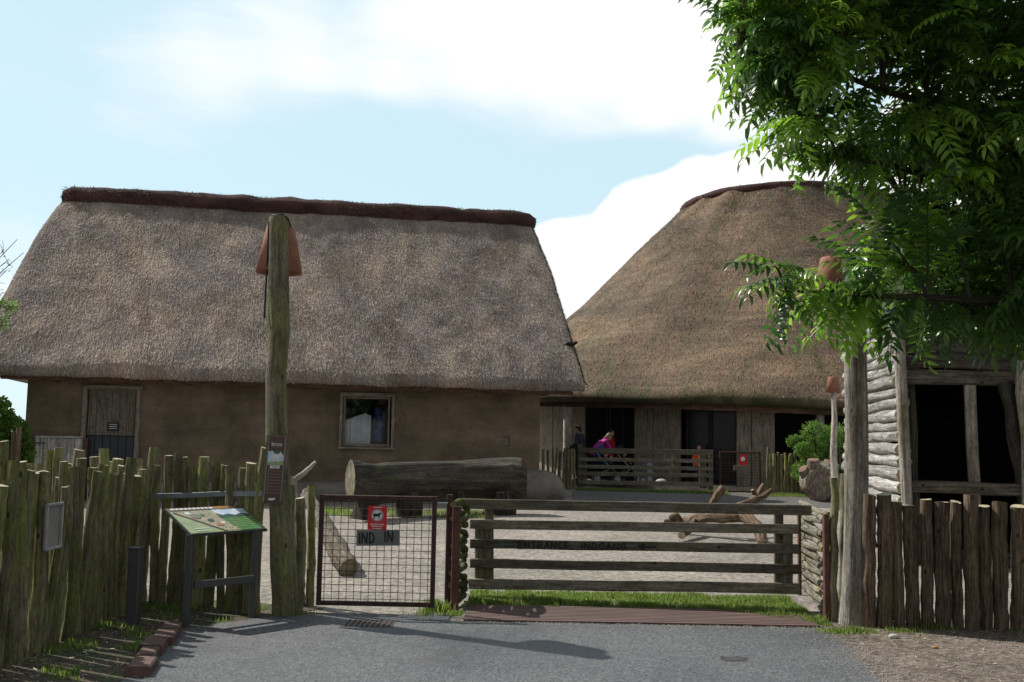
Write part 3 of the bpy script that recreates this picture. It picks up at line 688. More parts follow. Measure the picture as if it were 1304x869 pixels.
panel(655, 722, 4); panel(808, 832, 1); panel(832, 867, 2); panel(938, 957, 1); panel(957, 987, 2); panel(728, 745, 1)
def doors(pxa, pxb, divs):
    a = rw(pxa, RW - .1); b_ = rw(pxb, RW - .1); zt = eave_z(a.x)
    fr = MB(); 
    for t in divs: p = a.lerp(b_, t); fr.beam(V((p.x, p.y, DK)), V((p.x, p.y, zt)), .06, .07, upv=(b_ - a).normalized())
    fr.beam(V((a.x, a.y, zt - .08)), V((b_.x, b_.y, zt - .08)), .055, .12); f = fr.build('door_frame', M['black'], rh)
    for k in range(1, len(divs)):
        if divs[k] - divs[k - 1] > .6 or k == 1: continue
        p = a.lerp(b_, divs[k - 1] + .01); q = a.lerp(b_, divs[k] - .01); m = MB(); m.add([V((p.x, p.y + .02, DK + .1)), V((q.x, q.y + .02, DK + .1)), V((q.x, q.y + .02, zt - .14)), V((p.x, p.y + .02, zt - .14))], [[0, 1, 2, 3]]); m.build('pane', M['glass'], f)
doors(745, 808, [0, .46, .52, .78, 1.0]); doors(867, 938, [0, .12, .52, .56, 1.0])
# column under eave
p = rw(722, 12.7); mb = MB(); mb.tube([V((p.x, p.y, .15)), V((p.x + .02, p.y, 1.4)), V((p.x, p.y, 2.75))], [.17, .15, .15], 12, .06); mb.build('column', M['pale_bark'], rh)
p = rw(1045, 12.6); mb = MB(); mb.tube([V((p.x, p.y, .15)), V((p.x, p.y, 2.6))], [.12, .12], 10, .05); mb.build('column', M['plank'], rh)

# ------------------------------------------------------------------ stakes and fences
def stake_mesh(name, h, r, mats, seed, rough=.10, bend=.03, taper=.85, sides=14, slant=.0):
    rnd = random.Random(seed); pts = []; rad = []; n = 18; ph = rnd.uniform(0, 6); kn = [(rnd.uniform(.15, .95), rnd.uniform(.06, .16)) for _ in range(3)]
    for i in range(n + 1):
        t = i / n; pts.append((bend * math.sin(t * 3.5 + ph) + .004 * rnd.uniform(-1, 1), bend * math.cos(t * 2.7 + ph * 2) + .004 * rnd.uniform(-1, 1), -.08 + (h + .08) * t)); rad.append(r * (1 - (1 - taper) * t) * (1 + .035 * rnd.uniform(-1, 1) + sum(b_ * math.exp(-((t - a_) / .03) ** 2) for a_, b_ in kn)))
    mb = MB(); mb.tube(pts, rad, sides, rough, 0, True, 1, seed, fr=4)
    # slanted saw cut
    k = sides; sl = rnd.uniform(-.25, .25); 
    top = len(mb.v) - 1
    for idx in range(len(mb.v)):
        x, y, z = mb.v[idx]
        if z > h - 1e-3: mb.v[idx] = (x, y, z + sl * (x - pts[-1][0]))
    me_o = mb.build(name, mats); me = me_o.data; bpy.data.objects.remove(me_o); return me
ST = [stake_mesh('stake', 1.35, .055, [M['stake'], M['cut']], 10 + i, .11, .012 + .009 * (i % 4)) for i in range(12)]
SD = [stake_mesh('stake', 1.16, .068, [M['stake_dark'], M['cut']], 40 + i, .07, .006, .93) for i in range(9)]
_sc = [0]
def put_stake(root, x, y, h, r, pool, base_h, base_r, z=0, tilt=.03, rnd=random):
    me = pool[_sc[0] % len(pool)]; _sc[0] += 1
    o = bpy.data.objects.new('stake', me); C.objects.link(o); o.parent = root
    o.location = V((x, y, z)) - root.location; o.rotation_euler = (rnd.uniform(-tilt, tilt), rnd.uniform(-tilt, tilt), rnd.uniform(0, 6.28)); o.scale = (r / base_r, r / base_r, h / base_h); return o
def fence_line(root, a, b_, step, hfun, rr, pool, bh, br, seed, jit=.02, tilt=.03, zf=None):
    rnd = random.Random(seed); a = V(a); b_ = V(b_); L = (b_ - a).length; d = (b_ - a) / L; s = 0; nrm = V((-d.y, d.x))
    while s < L:
        r = rnd.uniform(*rr); q = a + d * (s + r) + nrm * rnd.uniform(-jit, jit); put_stake(root, q.x, q.y, hfun(s / L, rnd), r, pool, bh, br, zf(q.x, q.y) if zf else 0, tilt, rnd); s += 2 * r + rnd.uniform(*step)
def hvar(base, amp, out=.2): return lambda t, rnd: base + rnd.uniform(-amp, amp) + (rnd.uniform(.08, .2) if rnd.random() < out else 0)
f1 = thing('palisade_fence', (-3.4, 8.2, 0), 'mossy green upright stake fence along the left edge of the road', 'fence')
fence_line(f1, (-3.36, 6.35), (-3.42, 9.62), (-.010, .010), hvar(1.25, .07, .18), (.032, .056), ST, 1.35, .055, 1, .03, .02)
f2 = thing('palisade_fence', (-2.8, 9.5, 0), 'mossy stake fence with metal strap behind the tilted information panel', 'fence')
fence_line(f2, (-3.48, 9.78), (-2.20, 9.28), (-.004, .022), hvar(1.33, .07, .2), (.030, .056), ST, 1.35, .055, 2, .03, .022)
for (px, h) in ((378, 1.12), (396, 1.12)):
    q = ground_at(px - 5, 772); put_stake(f2, q.x + .02, q.y, h, .05 if px < 390 else .04, ST, 1.35, .055)
q = ground_at(372, 780); put_stake(f2, q.x + .06, q.y, 1.02, .055, ST, 1.35, .055)
mb = MB(); pts = [at(195, 632, 9.6), at(240, 631, 9.5), at(285, 629, 9.38), at(334, 629, 9.24)]; 
for a, b_ in zip(pts, pts[1:]): mb.beam(a, b_, .006, .045)
mb.build('metal_strap', M['galv'], f2)
f3 = thing('palisade_fence', (-5, 10.3, 0), 'back row of mossy stakes running left behind the roadside stake fence', 'fence')
fence_line(f3, (-7.2, 10.9), (-3.55, 9.85), (.0, .05), hvar(1.30, .06, .25), (.04, .065), ST, 1.35, .055, 3, .05)
f4 = thing('palisade_fence', (-10.5, 20, 0), 'old dark grey stake fence standing at the far left end of the longhouse', 'fence')
fence_line(f4, (-11.9, 20.7), (-10.35, 21.7), (.0, .03), hvar(1.5, .15, .2), (.045, .07), SD, 1.16, .068, 4, .04)
f5 = thing('palisade_fence', (4.1, 9.2, 0), 'dark brown thick log palisade on the right beside the grey lamp post', 'fence')
fence_line(f5, (3.12, 9.15), (5.3, 9.12), (-.002, .018), hvar(1.12, .05, .0), (.050, .068), SD, 1.16, .068, 5, .012, .016)
def zf(x, y): return gz(x, y)
f6 = thing('palisade_fence', (1.4, 29, 0), 'dark green stake fence between the longhouse corner and the far rail gate', 'fence')
a = at(690, 620, 29.6).xy; b_ = at(732, 620, 29.9).xy; fence_line(f6, a, b_, (.02, .07), hvar(1.15, .06, .1), (.03, .05), ST, 1.35, .055, 6, .03, .03, zf)
f7 = thing('palisade_fence', (8.3, 28.6, 0), 'pale mossy stake fence between the far wire gate and the green bush', 'fence')
a = at(975, 620, 29.0).xy; b_ = at(1078, 620, 28.7).xy; fence_line(f7, a, b_, (-.01, .02), hvar(1.15, .05, .1), (.04, .06), ST, 1.35, .055, 7, .03, .03, zf)

# ------------------------------------------------------------------ lamp posts
def shade(root, c, h=.44, r0=.125, r1=.215):
    mb = MB(); n = 28; vs = []; c = V(c)
    rings = [(r0 * .5, h), (r0, h), (r0 + .008, h - .02), (r1, 0), (r1 - .015, 0), (r0 - .012, h - .03)]
    for r, z in rings:
        for i in range(n): a = 2 * math.pi * i / n; vs.append(c + V((math.cos(a) * r, math.sin(a) * r, z)))
    fs = [[k * n + i, (k + 1) * n + i, (k + 1) * n + (i + 1) % n, k * n + (i + 1) % n] for k in range(len(rings) - 1) for i in range(n)]
    mb.add(vs, fs, None, 0, True); mb.add(vs[:n], [list(range(n))]); return mb.build('lamp_shade', M['terracotta'], root)
b0 = ground_at(361, 783); lp = thing('lamp_post', b0, 'crooked mossy tree-trunk lamp post with terracotta shade beside the narrow brown sign', 'lamp post')
Yl = b0.y; cen = [(363, 790, 17), (363, 760, 16.5), (361, 720, 16), (359, 660, 15), (355, 600, 14), (353, 560, 13.5), (352, 520, 13), (351, 480, 12.5), (354, 450, 12.5), (356, 420, 13.5), (355, 380, 13.5), (355, 340, 13), (355, 300, 12.5), (355, 282, 12.5), (355, 276, 11)]
pts = [at(x, y, Yl) for x, y, r in cen]; rad = [r * Yl / F for x, y, r in cen]; mb = MB(); mb.tube(pts, rad, 22, .05, 0, True, 1, 3, fr=2.2); mb.build('trunk', [M['post_green'], M['cut']], lp)
tp = at(350, 344, Yl); shade(lp, (tp.x, tp.y + .17, tp.z), .44, .125, .215)
mb = MB(); c = at(356, 283, Yl); pts = [c + V((-.10, -.02, -.9)), c + V((-.095, -.02, -.3)), c + V((-.09, -.03, -.02)), c + V((-.05, -.06, .05)), c + V((.03, -.06, .06)), c + V((.08, -.02, .03)), c + V((.085, .08, -.02))]; mb.tube(pts, .009, 6); mb.build('cable', M['black'], lp)
b1 = ground_at(1087, 796); lp2 = thing('lamp_post', b1, 'stout silvery grey trunk lamp post standing before the log hut under the leaves', 'lamp post')
Yr = b1.y; cen = [(1087, 800, 18), (1087, 785, 17), (1088, 750, 15.5), (1089, 700, 15), (1090, 650, 15), (1091, 600, 14.5), (1091, 540, 14), (1090, 480, 14), (1089, 430, 14), (1087, 380, 13), (1085, 340, 12), (1083, 320, 11)]
pts = [at(x, y, Yr) for x, y, r in cen]; rad = [r * Yr / F for x, y, r in cen]; mb = MB(); mb.tube(pts, rad, 22, .05, 0, True, 1, 8, fr=1.8); mb.build('trunk', [M['post_grey'], M['cut']], lp2)
tp = at(1071, 385, Yr); shade(lp2, (tp.x, tp.y + .17, tp.z), .44, .125, .215)
q = at(1061, 500, 25.0); lp3 = thing('lamp_post', (q.x, q.y, gz(q.x, q.y)), 'slim pale pole with small terracotta shade on top beyond the cut log', 'lamp post')
mb = MB(); mb.tube([V((q.x + .04, q.y, 0)), V((q.x - .02, q.y, 1.4)), V((q.x + .03, q.y, 2.2)), V((q.x, q.y, q.z + .2))], [.09, .08, .07, .05], 9, .15); mb.build('pole', M['pale_bark'], lp3); shade(lp3, q, .38, .11, .18)

# two thin posts beside the right lamp post
for i, (px, r, top, py, lab) in enumerate(((1060, .042, 608, 792, 'straight thin pale green pole left of the grey lamp post'), (1074, .046, 604, 790, 'bumpy thin dark green pole touching the grey lamp post'))):
    q = ground_at(px, py); t = at(px + (3 if i == 0 else 2), top, q.y); mb = MB(); n = 8
    pts = [q.lerp(t, k / n) + V((.012 * math.sin(k * 2.1 + i * 2), .01 * math.cos(k * 1.7), -.03 if k == 0 else 0)) for k in range(n + 1)]
    mb.tube(pts, [r * (1 + .08 * math.sin(k * 2.3 + i)) * (1 - .02 * k) for k in range(n + 1)], 11, .06 + .08 * i, 0, True, 1, 20 + i); tag(mb.build('pole', [M['post_green'], M['cut']]), lab, 'pole')

# ------------------------------------------------------------------ wire mesh gate and posts
GY = 9.42
def mesh_gate(x0, x1, y0, y1, z0, z1, label, nx, nz_, fw=.045, wr=.0028, far=False):
    a = V((x0, y0, 0)); b_ = V((x1, y1, 0)); g = thing('wire_mesh_gate', (a + b_) / 2, label, 'gate')
    up = V((0, 0, 1)); mb = MB(); P = lambda t, z: a.lerp(b_, t) + up * z; e = fw / 2 / (b_ - a).length
    mb.beam(P(e, z0), P(e, z1), fw, fw, upv=(0, 1, 0)); mb.beam(P(1 - e, z0), P(1 - e, z1), fw, fw, upv=(0, 1, 0)); mb.beam(P(2 * e, z1 - fw / 2), P(1 - 2 * e, z1 - fw / 2), fw * .96, fw * .96); mb.beam(P(2 * e, z0 + fw / 2), P(1 - 2 * e, z0 + fw / 2), fw * .96, fw * .96)
    mb.build('frame', M['rust'], g); mb = MB()
    for i in range(1, nx): mb.tube([P(i / nx, z0 + fw), P(i / nx, z1 - fw)], wr, 5, cap=False)
    for i in range(1, nz_): z = z0 + (z1 - z0) * i / nz_; mb.tube([P(.02, z) + V((0, -wr * 1.8, 0)), P(.98, z) + V((0, -wr * 1.8, 0))], wr, 5, cap=False)
    mb.build('wire_mesh', M['rust'], g); return g
pl = at(405, 700, GY); pr_ = at(555, 700, GY - .02)
zb = at(480, 772, GY).z; ztp = at(480, 631, GY).z
gate = mesh_gate(pl.x, pr_.x, GY, GY - .02, max(.03, zb), ztp, 'rusty wire mesh pedestrian gate with the red dog sign', 16, 16, .042, .0032)
mb = MB(); h = at(562, 641, GY); mb.beam(h + V((-.09, 0, 0)), h + V((.06, 0, 0)), .02, .016); mb.build('latch', M['galv'], gate)
# rusty posts
def post(px, ytop, ybase, w, d_, mat, label, dy=0):
    q = ground_at(px, ybase); q.y += dy; t = at(px, ytop, q.y); mb = MB(); mb.beam((q.x, q.y, -.05), (q.x, q.y, t.z), w, d_, upv=(0, 1, 0)); return tag(mb.build('gate_post', M[mat]), label, 'post')
post(569.5, 630, 776, .055, .06, 'rust', 'taller dark rusty steel post at the latch side of the mesh gate')
post(578.5, 645, 778, .075, .07, 'rust_bright', 'shorter broad reddish steel post left of the mossy wattle')
post(1053, 655, 792, .05, .06, 'rust_bright', 'bright rusty steel post right of the pale wattle panel')
post(1018.5, 648, 758, .03, .05, 'rust_bright', 'thin rusty steel post between the rail gate and pale wattle')
# signs on the mesh gate
sp = at(480.5, 660, GY - .035); ds = thing('dog_sign', (sp.x, sp.y, sp.z), 'red sign with a dog in a white ring on the near mesh gate', 'sign')
W, H = 24 * GY / F, 30 * GY / F; mb = MB(); mb.beam(sp + V((0, 0, -H / 2)), sp + V((0, 0, H / 2)), .004, W, upv=(1, 0, 0)); mb.build('plate', M['red'], ds)
def disc(c, r, y, mat, name, parent, n=32, rin=0):
    mb = MB(); out = [V((c.x + r * math.cos(2 * math.pi * i / n), y, c.z + r * math.sin(2 * math.pi * i / n))) for i in range(n)]
    if rin:
        inn = [V((c.x + rin * math.cos(2 * math.pi * i / n), y, c.z + rin * math.sin(2 * math.pi * i / n))) for i in range(n)]
        mb.add(out + inn, [[i, (i + 1) % n, n + (i + 1) % n, n + i] for i in range(n)])
    else: mb.flat(out)
    return mb.build(name, mat, parent)
dc = sp + V((0, 0, .025)); disc(dc, .055, sp.y - .004, M['white'], 'white_disc', ds); disc(dc, .052, sp.y - .0055, M['signdark'], 'ring', ds, rin=.047)
dog = [(-.034, .004), (-.036, .018), (-.030, .012), (-.022, .014), (.008, .012), (.014, .020), (.022, .024), (.028, .022), (.034, .018), (.033, .013), (.024, .010), (.020, -.004), (.019, -.028), (.012, -.028), (.010, -.008), (-.014, -.008), (-.020, -.014), (-.022, -.028), (-.029, -.028), (-.028, -.010)]
mb = MB(); mb.flat([V((dc.x + x * 1.1, sp.y - .007, dc.z + z * 1.1)) for x, z in dog]); mb.build('dog_symbol', M['black'], ds)
for z, w in ((H / 2 - .012, .08), (-.055, .125), (-.073, .10), (-.093, .085)):
    mb = MB(); x = -w / 2
    while x < w / 2: l = random.uniform(.008, .022); mb.beam(V((sp.x + x, sp.y - .0045, sp.z + z)), V((sp.x + min(x + l, w / 2), sp.y - .0045, sp.z + z)), .001, .008); x += l + .004
    mb.build('small_print', M['white'], ds)
bp = at(481.5, 685, GY - .05); ib = thing('name_board', bp, 'grey wooden board reading IND IN hung on the near mesh gate', 'sign')
W, H = 54 * GY / F, 19.5 * GY / F; ang = R(1.2); ex = V((math.cos(ang), 0, math.sin(ang))); ey = V((-math.sin(ang), 0, math.cos(ang)))
mb = MB(); mb.beam(bp - ex * W / 2, bp + ex * W / 2, .018, H, upv=ey); mb.build('board', M['board'], ib)
def hand(strokes_map, s, org, ex, ey, h, adv, thick, yoff, parent, mat):
    mb = MB(); x = 0
    for ch in s:
        if ch == ' ': x += adv * h * 1.0; continue
        wd, st = strokes_map[ch]
        for line in st:
            pts = [org + ex * (x + p[0] * h) + ey * (p[1] * h) for p in line]
            for a, b_ in zip(pts, pts[1:]):
                d_ = (b_ - a).normalized() * thick * .3; mb.beam(a - d_ + V((0, yoff, 0)), b_ + d_ + V((0, yoff, 0)), thick, .002, upv=(0, -1, 0)); yoff -= .00006
        x += (wd + .22) * h
    return mb.build('lettering', mat, parent)
LET = {'I': (.05, [[(0.02, 0), (0.02, 1)]]), 'N': (.5, [[(0, 0), (0.02, 1), (.45, 0), (.5, 1)]]), 'D': (.5, [[(.05, 0), (.05, 1), (.35, .88), (.5, .5), (.33, .1), (.0, 0)]]),
       'E': (.42, [[(.42, 1), (.02, 1), (0, 0), (.42, 0)], [(0, .52), (.34, .52)]]), 'T': (.5, [[(0, 1), (.5, 1)], [(.25, 1), (.25, 0)]]), 'R': (.46, [[(0, 0), (0, 1), (.35, .95), (.42, .75), (.3, .52), (0, .48)], [(.2, .5), (.46, 0)]]),
       'A': (.5, [[(0, 0), (.25, 1), (.5, 0)], [(.1, .38), (.4, .38)]]), 'C': (.45, [[(.45, .85), (.25, 1), (.05, .75), (.03, .3), (.2, .02), (.45, .15)]]), 'G': (.5, [[(.48, .85), (.25, 1), (.05, .75), (.03, .3), (.22, .0), (.48, .1), (.48, .45), (.28, .45)]])}
hh = 12.5 * GY / F
hand(LET, 'IND', bp - ex * W * .43 - ey * hh * .5, ex, ey, hh, 1, .014, -.011, ib, M['black']); hand(LET, 'IN', bp + ex * W * .16 - ey * hh * .38, ex, ey, hh, 1, .014, -.011, ib, M['black'])

# ------------------------------------------------------------------ rail gate
GL, GR = 10.35, 9.95
def gy(px): return GL + (GR - GL) * (px - 586) / (1033 - 586)
rg = thing('rail_gate', (at(800, 700, 10.1).x, 10.15, 0), 'wide weathered five-rail wooden gate reading ENTRANCE INDGANG', 'gate')
rails = [((586, 1033), (634.8, 648), (644, 656)), ((599, 1017), (661.5, 673.5), (668.5, 680)), ((599, 1017), (686.5, 698.5), (693.5, 705)), ((599, 1017), (711.5, 723.5), (719, 731)), ((597, 1017), (736.5, 750), (743.5, 756))]
for (xa, xb), (ya0, ya1), (yb0, yb1) in rails:
    a = (at(xa, ya0, gy(xa)) + at(xa, ya1, gy(xa))) / 2; b_ = (at(xb, yb0, gy(xb)) + at(xb, yb1, gy(xb))) / 2; h = (at(xa, ya0, gy(xa)) - at(xa, ya1, gy(xa))).length
    mb = MB(); mb.beam(a, b_, .045, h * .97, wob=.006); mb.build('rail', M['rail'], rg)
for (x, yt, yb, w) in ((623, 652, 748, 11), (611, 673, 746, 12.5), (991.5, 655, 752, 11), (1003, 676, 750, 12)):
    Y = gy(x) + .05; mb = MB(); mb.beam(at(x, yt - 8 if w == 11 else yt, Y), at(x, yb, Y), .045, w * Y / F, upv=(1, 0, 0)); mb.build('stile', M['rail_v'], rg)
a0 = at(660, 694.2 + .3, gy(660)); a1 = at(797, 697.8, gy(797)); ex = (a1 - a0).normalized(); ey = V((0, 0, 1)); hh = 8.6 * 10.2 / F
def letters_at(s, px0, px1, py0, py1):
    a = at(px0, py0, gy(px0) - .045); b_ = at(px1, py1, gy(px1) - .045); e = (b_ - a); wtot = sum(LET[c][0] + .22 for c in s) - .22; k = e.length / (wtot * hh)
    L2 = {c: (w * k + .22 * (k - 1), [[(p[0] * k, p[1]) for p in l] for l in st]) for c, (w, st) in LET.items()}
    hand(L2, s, a, e.normalized(), ey, hh, 1, .013, 0, rg, M['black'])
letters_at('ENTRANCE', 660, 724, 698.6, 699.6); letters_at('INDGANG', 741, 797, 700.2, 701.2)
for (xa, xb, y0) in ((632, 655, 693.3), (811, 836, 696.3)):
    mb = MB(); p = at(xa, y0, gy(xa) - .034); q = at(xb, y0 + .6, gy(xb) - .034); e = (q - p).normalized()
    mb.beam(p + e * .06, q, .016, .002, upv=(0, -1, 0)); mb.prism([p, p + e * .075 + ey * .035, p + e * .075 - ey * .035], (0, -.002, 0)); mb.build('arrow', M['black'] if xa > 700 else M['signdark'], rg)

# wattle panels
def wattle(name_lab, pa, pb, z0, z1, n, r, mats, seed, cat='wattle panel'):
    w = thing('wattle_panel', (V(pa) + V(pb)) / 2, name_lab, cat); rnd = random.Random(seed); a = V(pa); b_ = V(pb); d = (b_ - a); L = d.length; d.normalize(); nn_ = V((-d.y, d.x, 0)); z = z0; i = 0
    while z < z1:
        rr = r * rnd.uniform(.75, 1.3); z += rr; pts = []; ph = i % 2; m = max(6, int(L / .12)); s0, s1 = rnd.uniform(-.25, .1), rnd.uniform(-.1, .2)
        for k in range(m + 1):
            t = k / m; p = a.lerp(b_, t + (0 if 0 < k < m else 0)) + nn_ * (.022 * math.sin(t * 3.14 * 1.5 + ph * 3.14)) + V((0, 0, z + s0 * .12 * (1 - t) + s1 * .12 * t + .018 * math.sin(t * 5 + i * 1.7))); pts.append(p)
        mb = MB(); mb.tube(pts, [rr * (1 + .08 * math.sin(k * 1.9 + i)) * (1 - .3 * k / m) for k in range(m + 1)], 10, .05, 0, True, 1, seed + i, fr=4); mb.build('branch', [M[mats], M['stake']], w); z += rr * .75; i += 1
    return w
a = ground_at(1021, 752); b_ = ground_at(1051, 790); wattle('pale yellowed wattle of stacked branches right of the rail gate', (a.x, a.y, 0), (b_.x + .055, b_.y + .12, 0), .03, .93, 14, .034, 'wattle', 3)
a = ground_at(594, 752); b_ = ground_at(588, 775); wattle('dark mossy wattle of stacked branches left of the rail gate', (a.x, 10.25, 0), (b_.x - .075, 9.66, 0), .03, .98, 14, .034, 'wattle_moss', 9)

# ------------------------------------------------------------------ information lectern, bollard, kerb, notices
bl = ground_at(240.5, 800); br = ground_at(325, 788)
le = thing('information_lectern', (bl + br) / 2, 'tilted panel with a printed zoo map on grey steel legs', 'information panel')
ex = (br - bl).normalized(); eb = V((-ex.y, ex.x, 0)); FL = at(243, 681, bl.y); FR = at(337, 674.5, br.y)
TL = FL + eb * .40 + V((0, 0, .19)) - ex * .02; FRR = FL + ex * (FR - FL).dot(ex) + V((0, 0, (FR.z - FL.z) * .3)); FRR = FL + (FRR - FL) * 1.10; W = (FRR - FL).length; exx = (FRR - FL).normalized(); eyy = (TL - FL).normalized(); D = (TL - FL).length; nr = exx.cross(eyy).normalized()
def LP(u, v, o=0): return FL + exx * (u * W) + eyy * (v * D) + nr * o
mb = MB(); mb.prism([LP(0, 0, -.022), LP(1, 0, -.022), LP(1, 1, -.022), LP(0, 1, -.022)], nr * .02); mb.build('tray', M['grey_steel'], le)
pn = MB(); pn.prism([LP(.012, .02, 0), LP(.988, .02, 0), LP(.988, .98, 0), LP(.012, .98, 0)], nr * .004); panel_o = pn.build('panel', M['signpale'], le)
for nm, m_, pts, o in (('printed_header', 'brown_sign', [(.02, .86), (.98, .86), (.98, .975), (.02, .975)], .006), ('printed_map', 'signtan', [(.04, .83), (.52, .85), (.70, .06), (.46, .04)], .0058), ('printed_border', 'brown_sign', [(.035, .78), (.05, .83), (.475, .035), (.44, .035)], .0066),
                       ('printed_view', 'signsky', [(.53, .85), (.97, .85), (.97, .58), (.58, .5)], .0062), ('printed_text_field', 'signgreen', [(.56, .52), (.98, .57), (.98, .04), (.66, .03)], .0072), ('printed_trees', 'signdark', [(.55, .70), (.62, .62), (.70, .66), (.78, .60), (.86, .66), (.97, .62), (.97, .54), (.56, .5)], .0078), ('printed_photo', 'signorange', [(.60, .87), (.80, .87), (.80, .965), (.60, .965)], .008)):
    q = MB(); q.prism([LP(u, v, o - .001) for u, v in pts], nr * .001); q.build(nm, M[m_], panel_o)
for (u, v, rr_, m_) in ((.27, .62, .055, 'paper'), (.40, .45, .035, 'signdark'), (.47, .28, .035, 'signorange'), (.20, .74, .03, 'white'), (.36, .66, .03, 'signgreen'), (.52, .33, .025, 'white')):
    q = MB(); q.prism([LP(u + rr_ * math.cos(a_ * .524) * 1.2, v + rr_ * math.sin(a_ * .524) * 1.6, .0085) for a_ in range(12)], nr * .0006); q.build('printed_spot', M[m_], panel_o)
def lines(u0, u1, v0, v1, n, m_='white'):
    for i in range(n):
        v = v0 + (v1 - v0) * i / max(1, n - 1); q = MB(); q.prism([LP(u0, v, .0085), LP(u1, v, .0085), LP(u1, v + .018, .0085), LP(u0, v + .018, .0085)], nr * .0006); q.build('printed_line', M[m_], panel_o)
lines(.63, .78, .46, .14, 6, 'signpale'); lines(.82, .95, .48, .14, 6, 'signpale'); lines(.10, .28, .16, .08, 2)
q = MB(); x = .04
while x < .55: l = random.uniform(.02, .06); q.prism([LP(x, .89, .0075), LP(x + l, .89, .0075), LP(x + l, .95, .0075), LP(x, .95, .0075)], nr * .0008); x += l + .012
q.build('printed_title', M['white'], panel_o)
for b_, f in ((bl + eb * .05, .05), (br + eb * .05, .86)):
    t = LP(f, .12, -.03); mb = MB(); mb.beam((b_.x, b_.y, -.02), (b_.x, b_.y, t.z), .06, .055, upv=(0, 1, 0)); mb.build('leg', M['grey_steel'], le)
z = at(283, 741, (bl.y + br.y) / 2).z; mb = MB(); mb.beam(bl + V((0, 0, z)) + ex * .03, br + V((0, 0, z)) - ex * .03, .03, .06); mb.build('crossbar', M['grey_steel'], le)
b_ = ground_at(169, 795); bo = thing('bollard', b_, 'square dark grey steel bollard before the stake fence corner', 'bollard'); mb = MB(); mb.beam((b_.x, b_.y, -.02), (b_.x, b_.y, .62), .10, .11, upv=(0, 1, 0)); mb.build('shaft', M['grey_steel'], bo); mb = MB(); mb.beam((b_.x, b_.y, .622), (b_.x, b_.y, .635), .108, .118, upv=(0, 1, 0)); mb.build('cap', M['grey_steel'], bo)
ks = ['reddish kerb brick nearest the camera in the row by the fence', 'dark kerb brick second from the camera in the row', 'broad kerb brick in the middle of the row', 'kerb brick second from the information panel in the row', 'small kerb brick at the information panel end of the row']
pa, pb = ground_at(172, 864), ground_at(217, 806); L = (pb - pa).length
for i, k in enumerate(ks):
    t0 = [0, .24, .42, .64, .84][i]; t1 = [.225, .40, .625, .82, 1.0][i]; a = pa.lerp(pb, t0); c = pa.lerp(pb, t1); mb = MB(); w = .14 + .02 * random.uniform(-1, 1); off = V((.02 * random.uniform(-1, 1), 0, .035 + .008 * random.uniform(-1, 1)))
    mb.beam(a + off, c + off + V((0, 0, random.uniform(-.006, .006))), w, .09, wob=.01, bevel=.012); tag(mb.build('kerb_brick', M['brick']), k, 'kerb brick', 'bricks edging the verge')
# A4 notice in a pale frame on the near fence
nx_ = -3.27; z0_ = at(68, 698, 7.45).z; z1_ = at(68, 642, 7.45).z; nf = thing('notice_frame', (nx_, 7.45, (z0_ + z1_) / 2), 'small pale framed notice on the roadside stake fence', 'notice')
def ya(px): d_ = ray(px, 670); return nx_ / d_.x * d_.y
y0_, y1_ = ya(59), ya(78)
mb = MB(); 
for (a, b_) in (((y0_, z0_), (y0_, z1_)), ((y1_, z0_), (y1_, z1_)), ((y0_, z0_), (y1_, z0_)), ((y0_, z1_), (y1_, z1_))): mb.beam((nx_, a[0], a[1]), (nx_, b_[0], b_[1]), .02, .018)
mb.build('frame', M['alu'], nf); mb = MB(); mb.beam((nx_ - .012, y0_, (z0_ + z1_) / 2), (nx_ - .012, y1_, (z0_ + z1_) / 2), .006, z1_ - z0_); mb.build('sheet', M['paper'], nf)

# narrow brown sign on the left lamp post
Ys = Yl - .19; c = at(350, 598, Ys); ns = thing('post_sign', c, 'tall narrow brown sign with a white animal picture on the mossy lamp post', 'sign')
hw = 14 * Ys / F; hh_ = 42 * Ys / F; tl = .015
def SP(u, v, o=0): return c + V((u * hw + v * tl, -o, v * hh_))
def spoly(nm, pts, o, m_, par, th=.0012): q = MB(); q.prism([SP(u, v, o) for u, v in pts], (0, -th, 0)); return q.build(nm, M[m_], par)
bk = spoly('backing_board', [(-1, -1.02), (1, -1.02), (1, 1.02), (-1, 1.02)], -.02, 'post_green', ns, .02); pn = spoly('panel', [(-.72, -.98), (.72, -.98), (.72, .98), (-.72, .98)], .001, 'brown_sign', ns, .004)
spoly('edge_strip', [(-.80, -.98), (-.72, -.98), (-.72, .98), (-.80, .98)], .001, 'paper', ns, .006); spoly('edge_strip', [(.72, -.98), (.80, -.98), (.80, .98), (.72, .98)], .001, 'paper', ns, .006)
spoly('picture', [(-.71, .13), (.71, .13), (.71, .55), (-.71, .55)], .0055, 'signsky', pn); spoly('picture_ground', [(-.71, .13), (.71, .13), (.71, .26), (-.71, .22)], .0068, 'signpale', pn); spoly('picture_trees', [(-.2, .48), (.71, .44), (.71, .55), (.1, .56), (-.25, .55)], .0068, 'signdark', pn)
spoly('animal', [(-.45, .44), (-.38, .40), (-.30, .32), (-.22, .22), (-.16, .22), (-.14, .32), (.12, .33), (.22, .22), (.30, .22), (.32, .36), (.48, .36), (.55, .33), (.58, .40), (.50, .49), (.36, .53), (.30, .47), (-.28, .44)], .0082, 'white', pn)
spoly('name_plate', [(-.45, .03), (.42, .03), (.42, .12), (-.45, .12)], .007, 'white', pn); spoly('printed_line', [(-.28, .065), (.25, .065), (.25, .085), (-.28, .085)], .0085, 'black', pn)
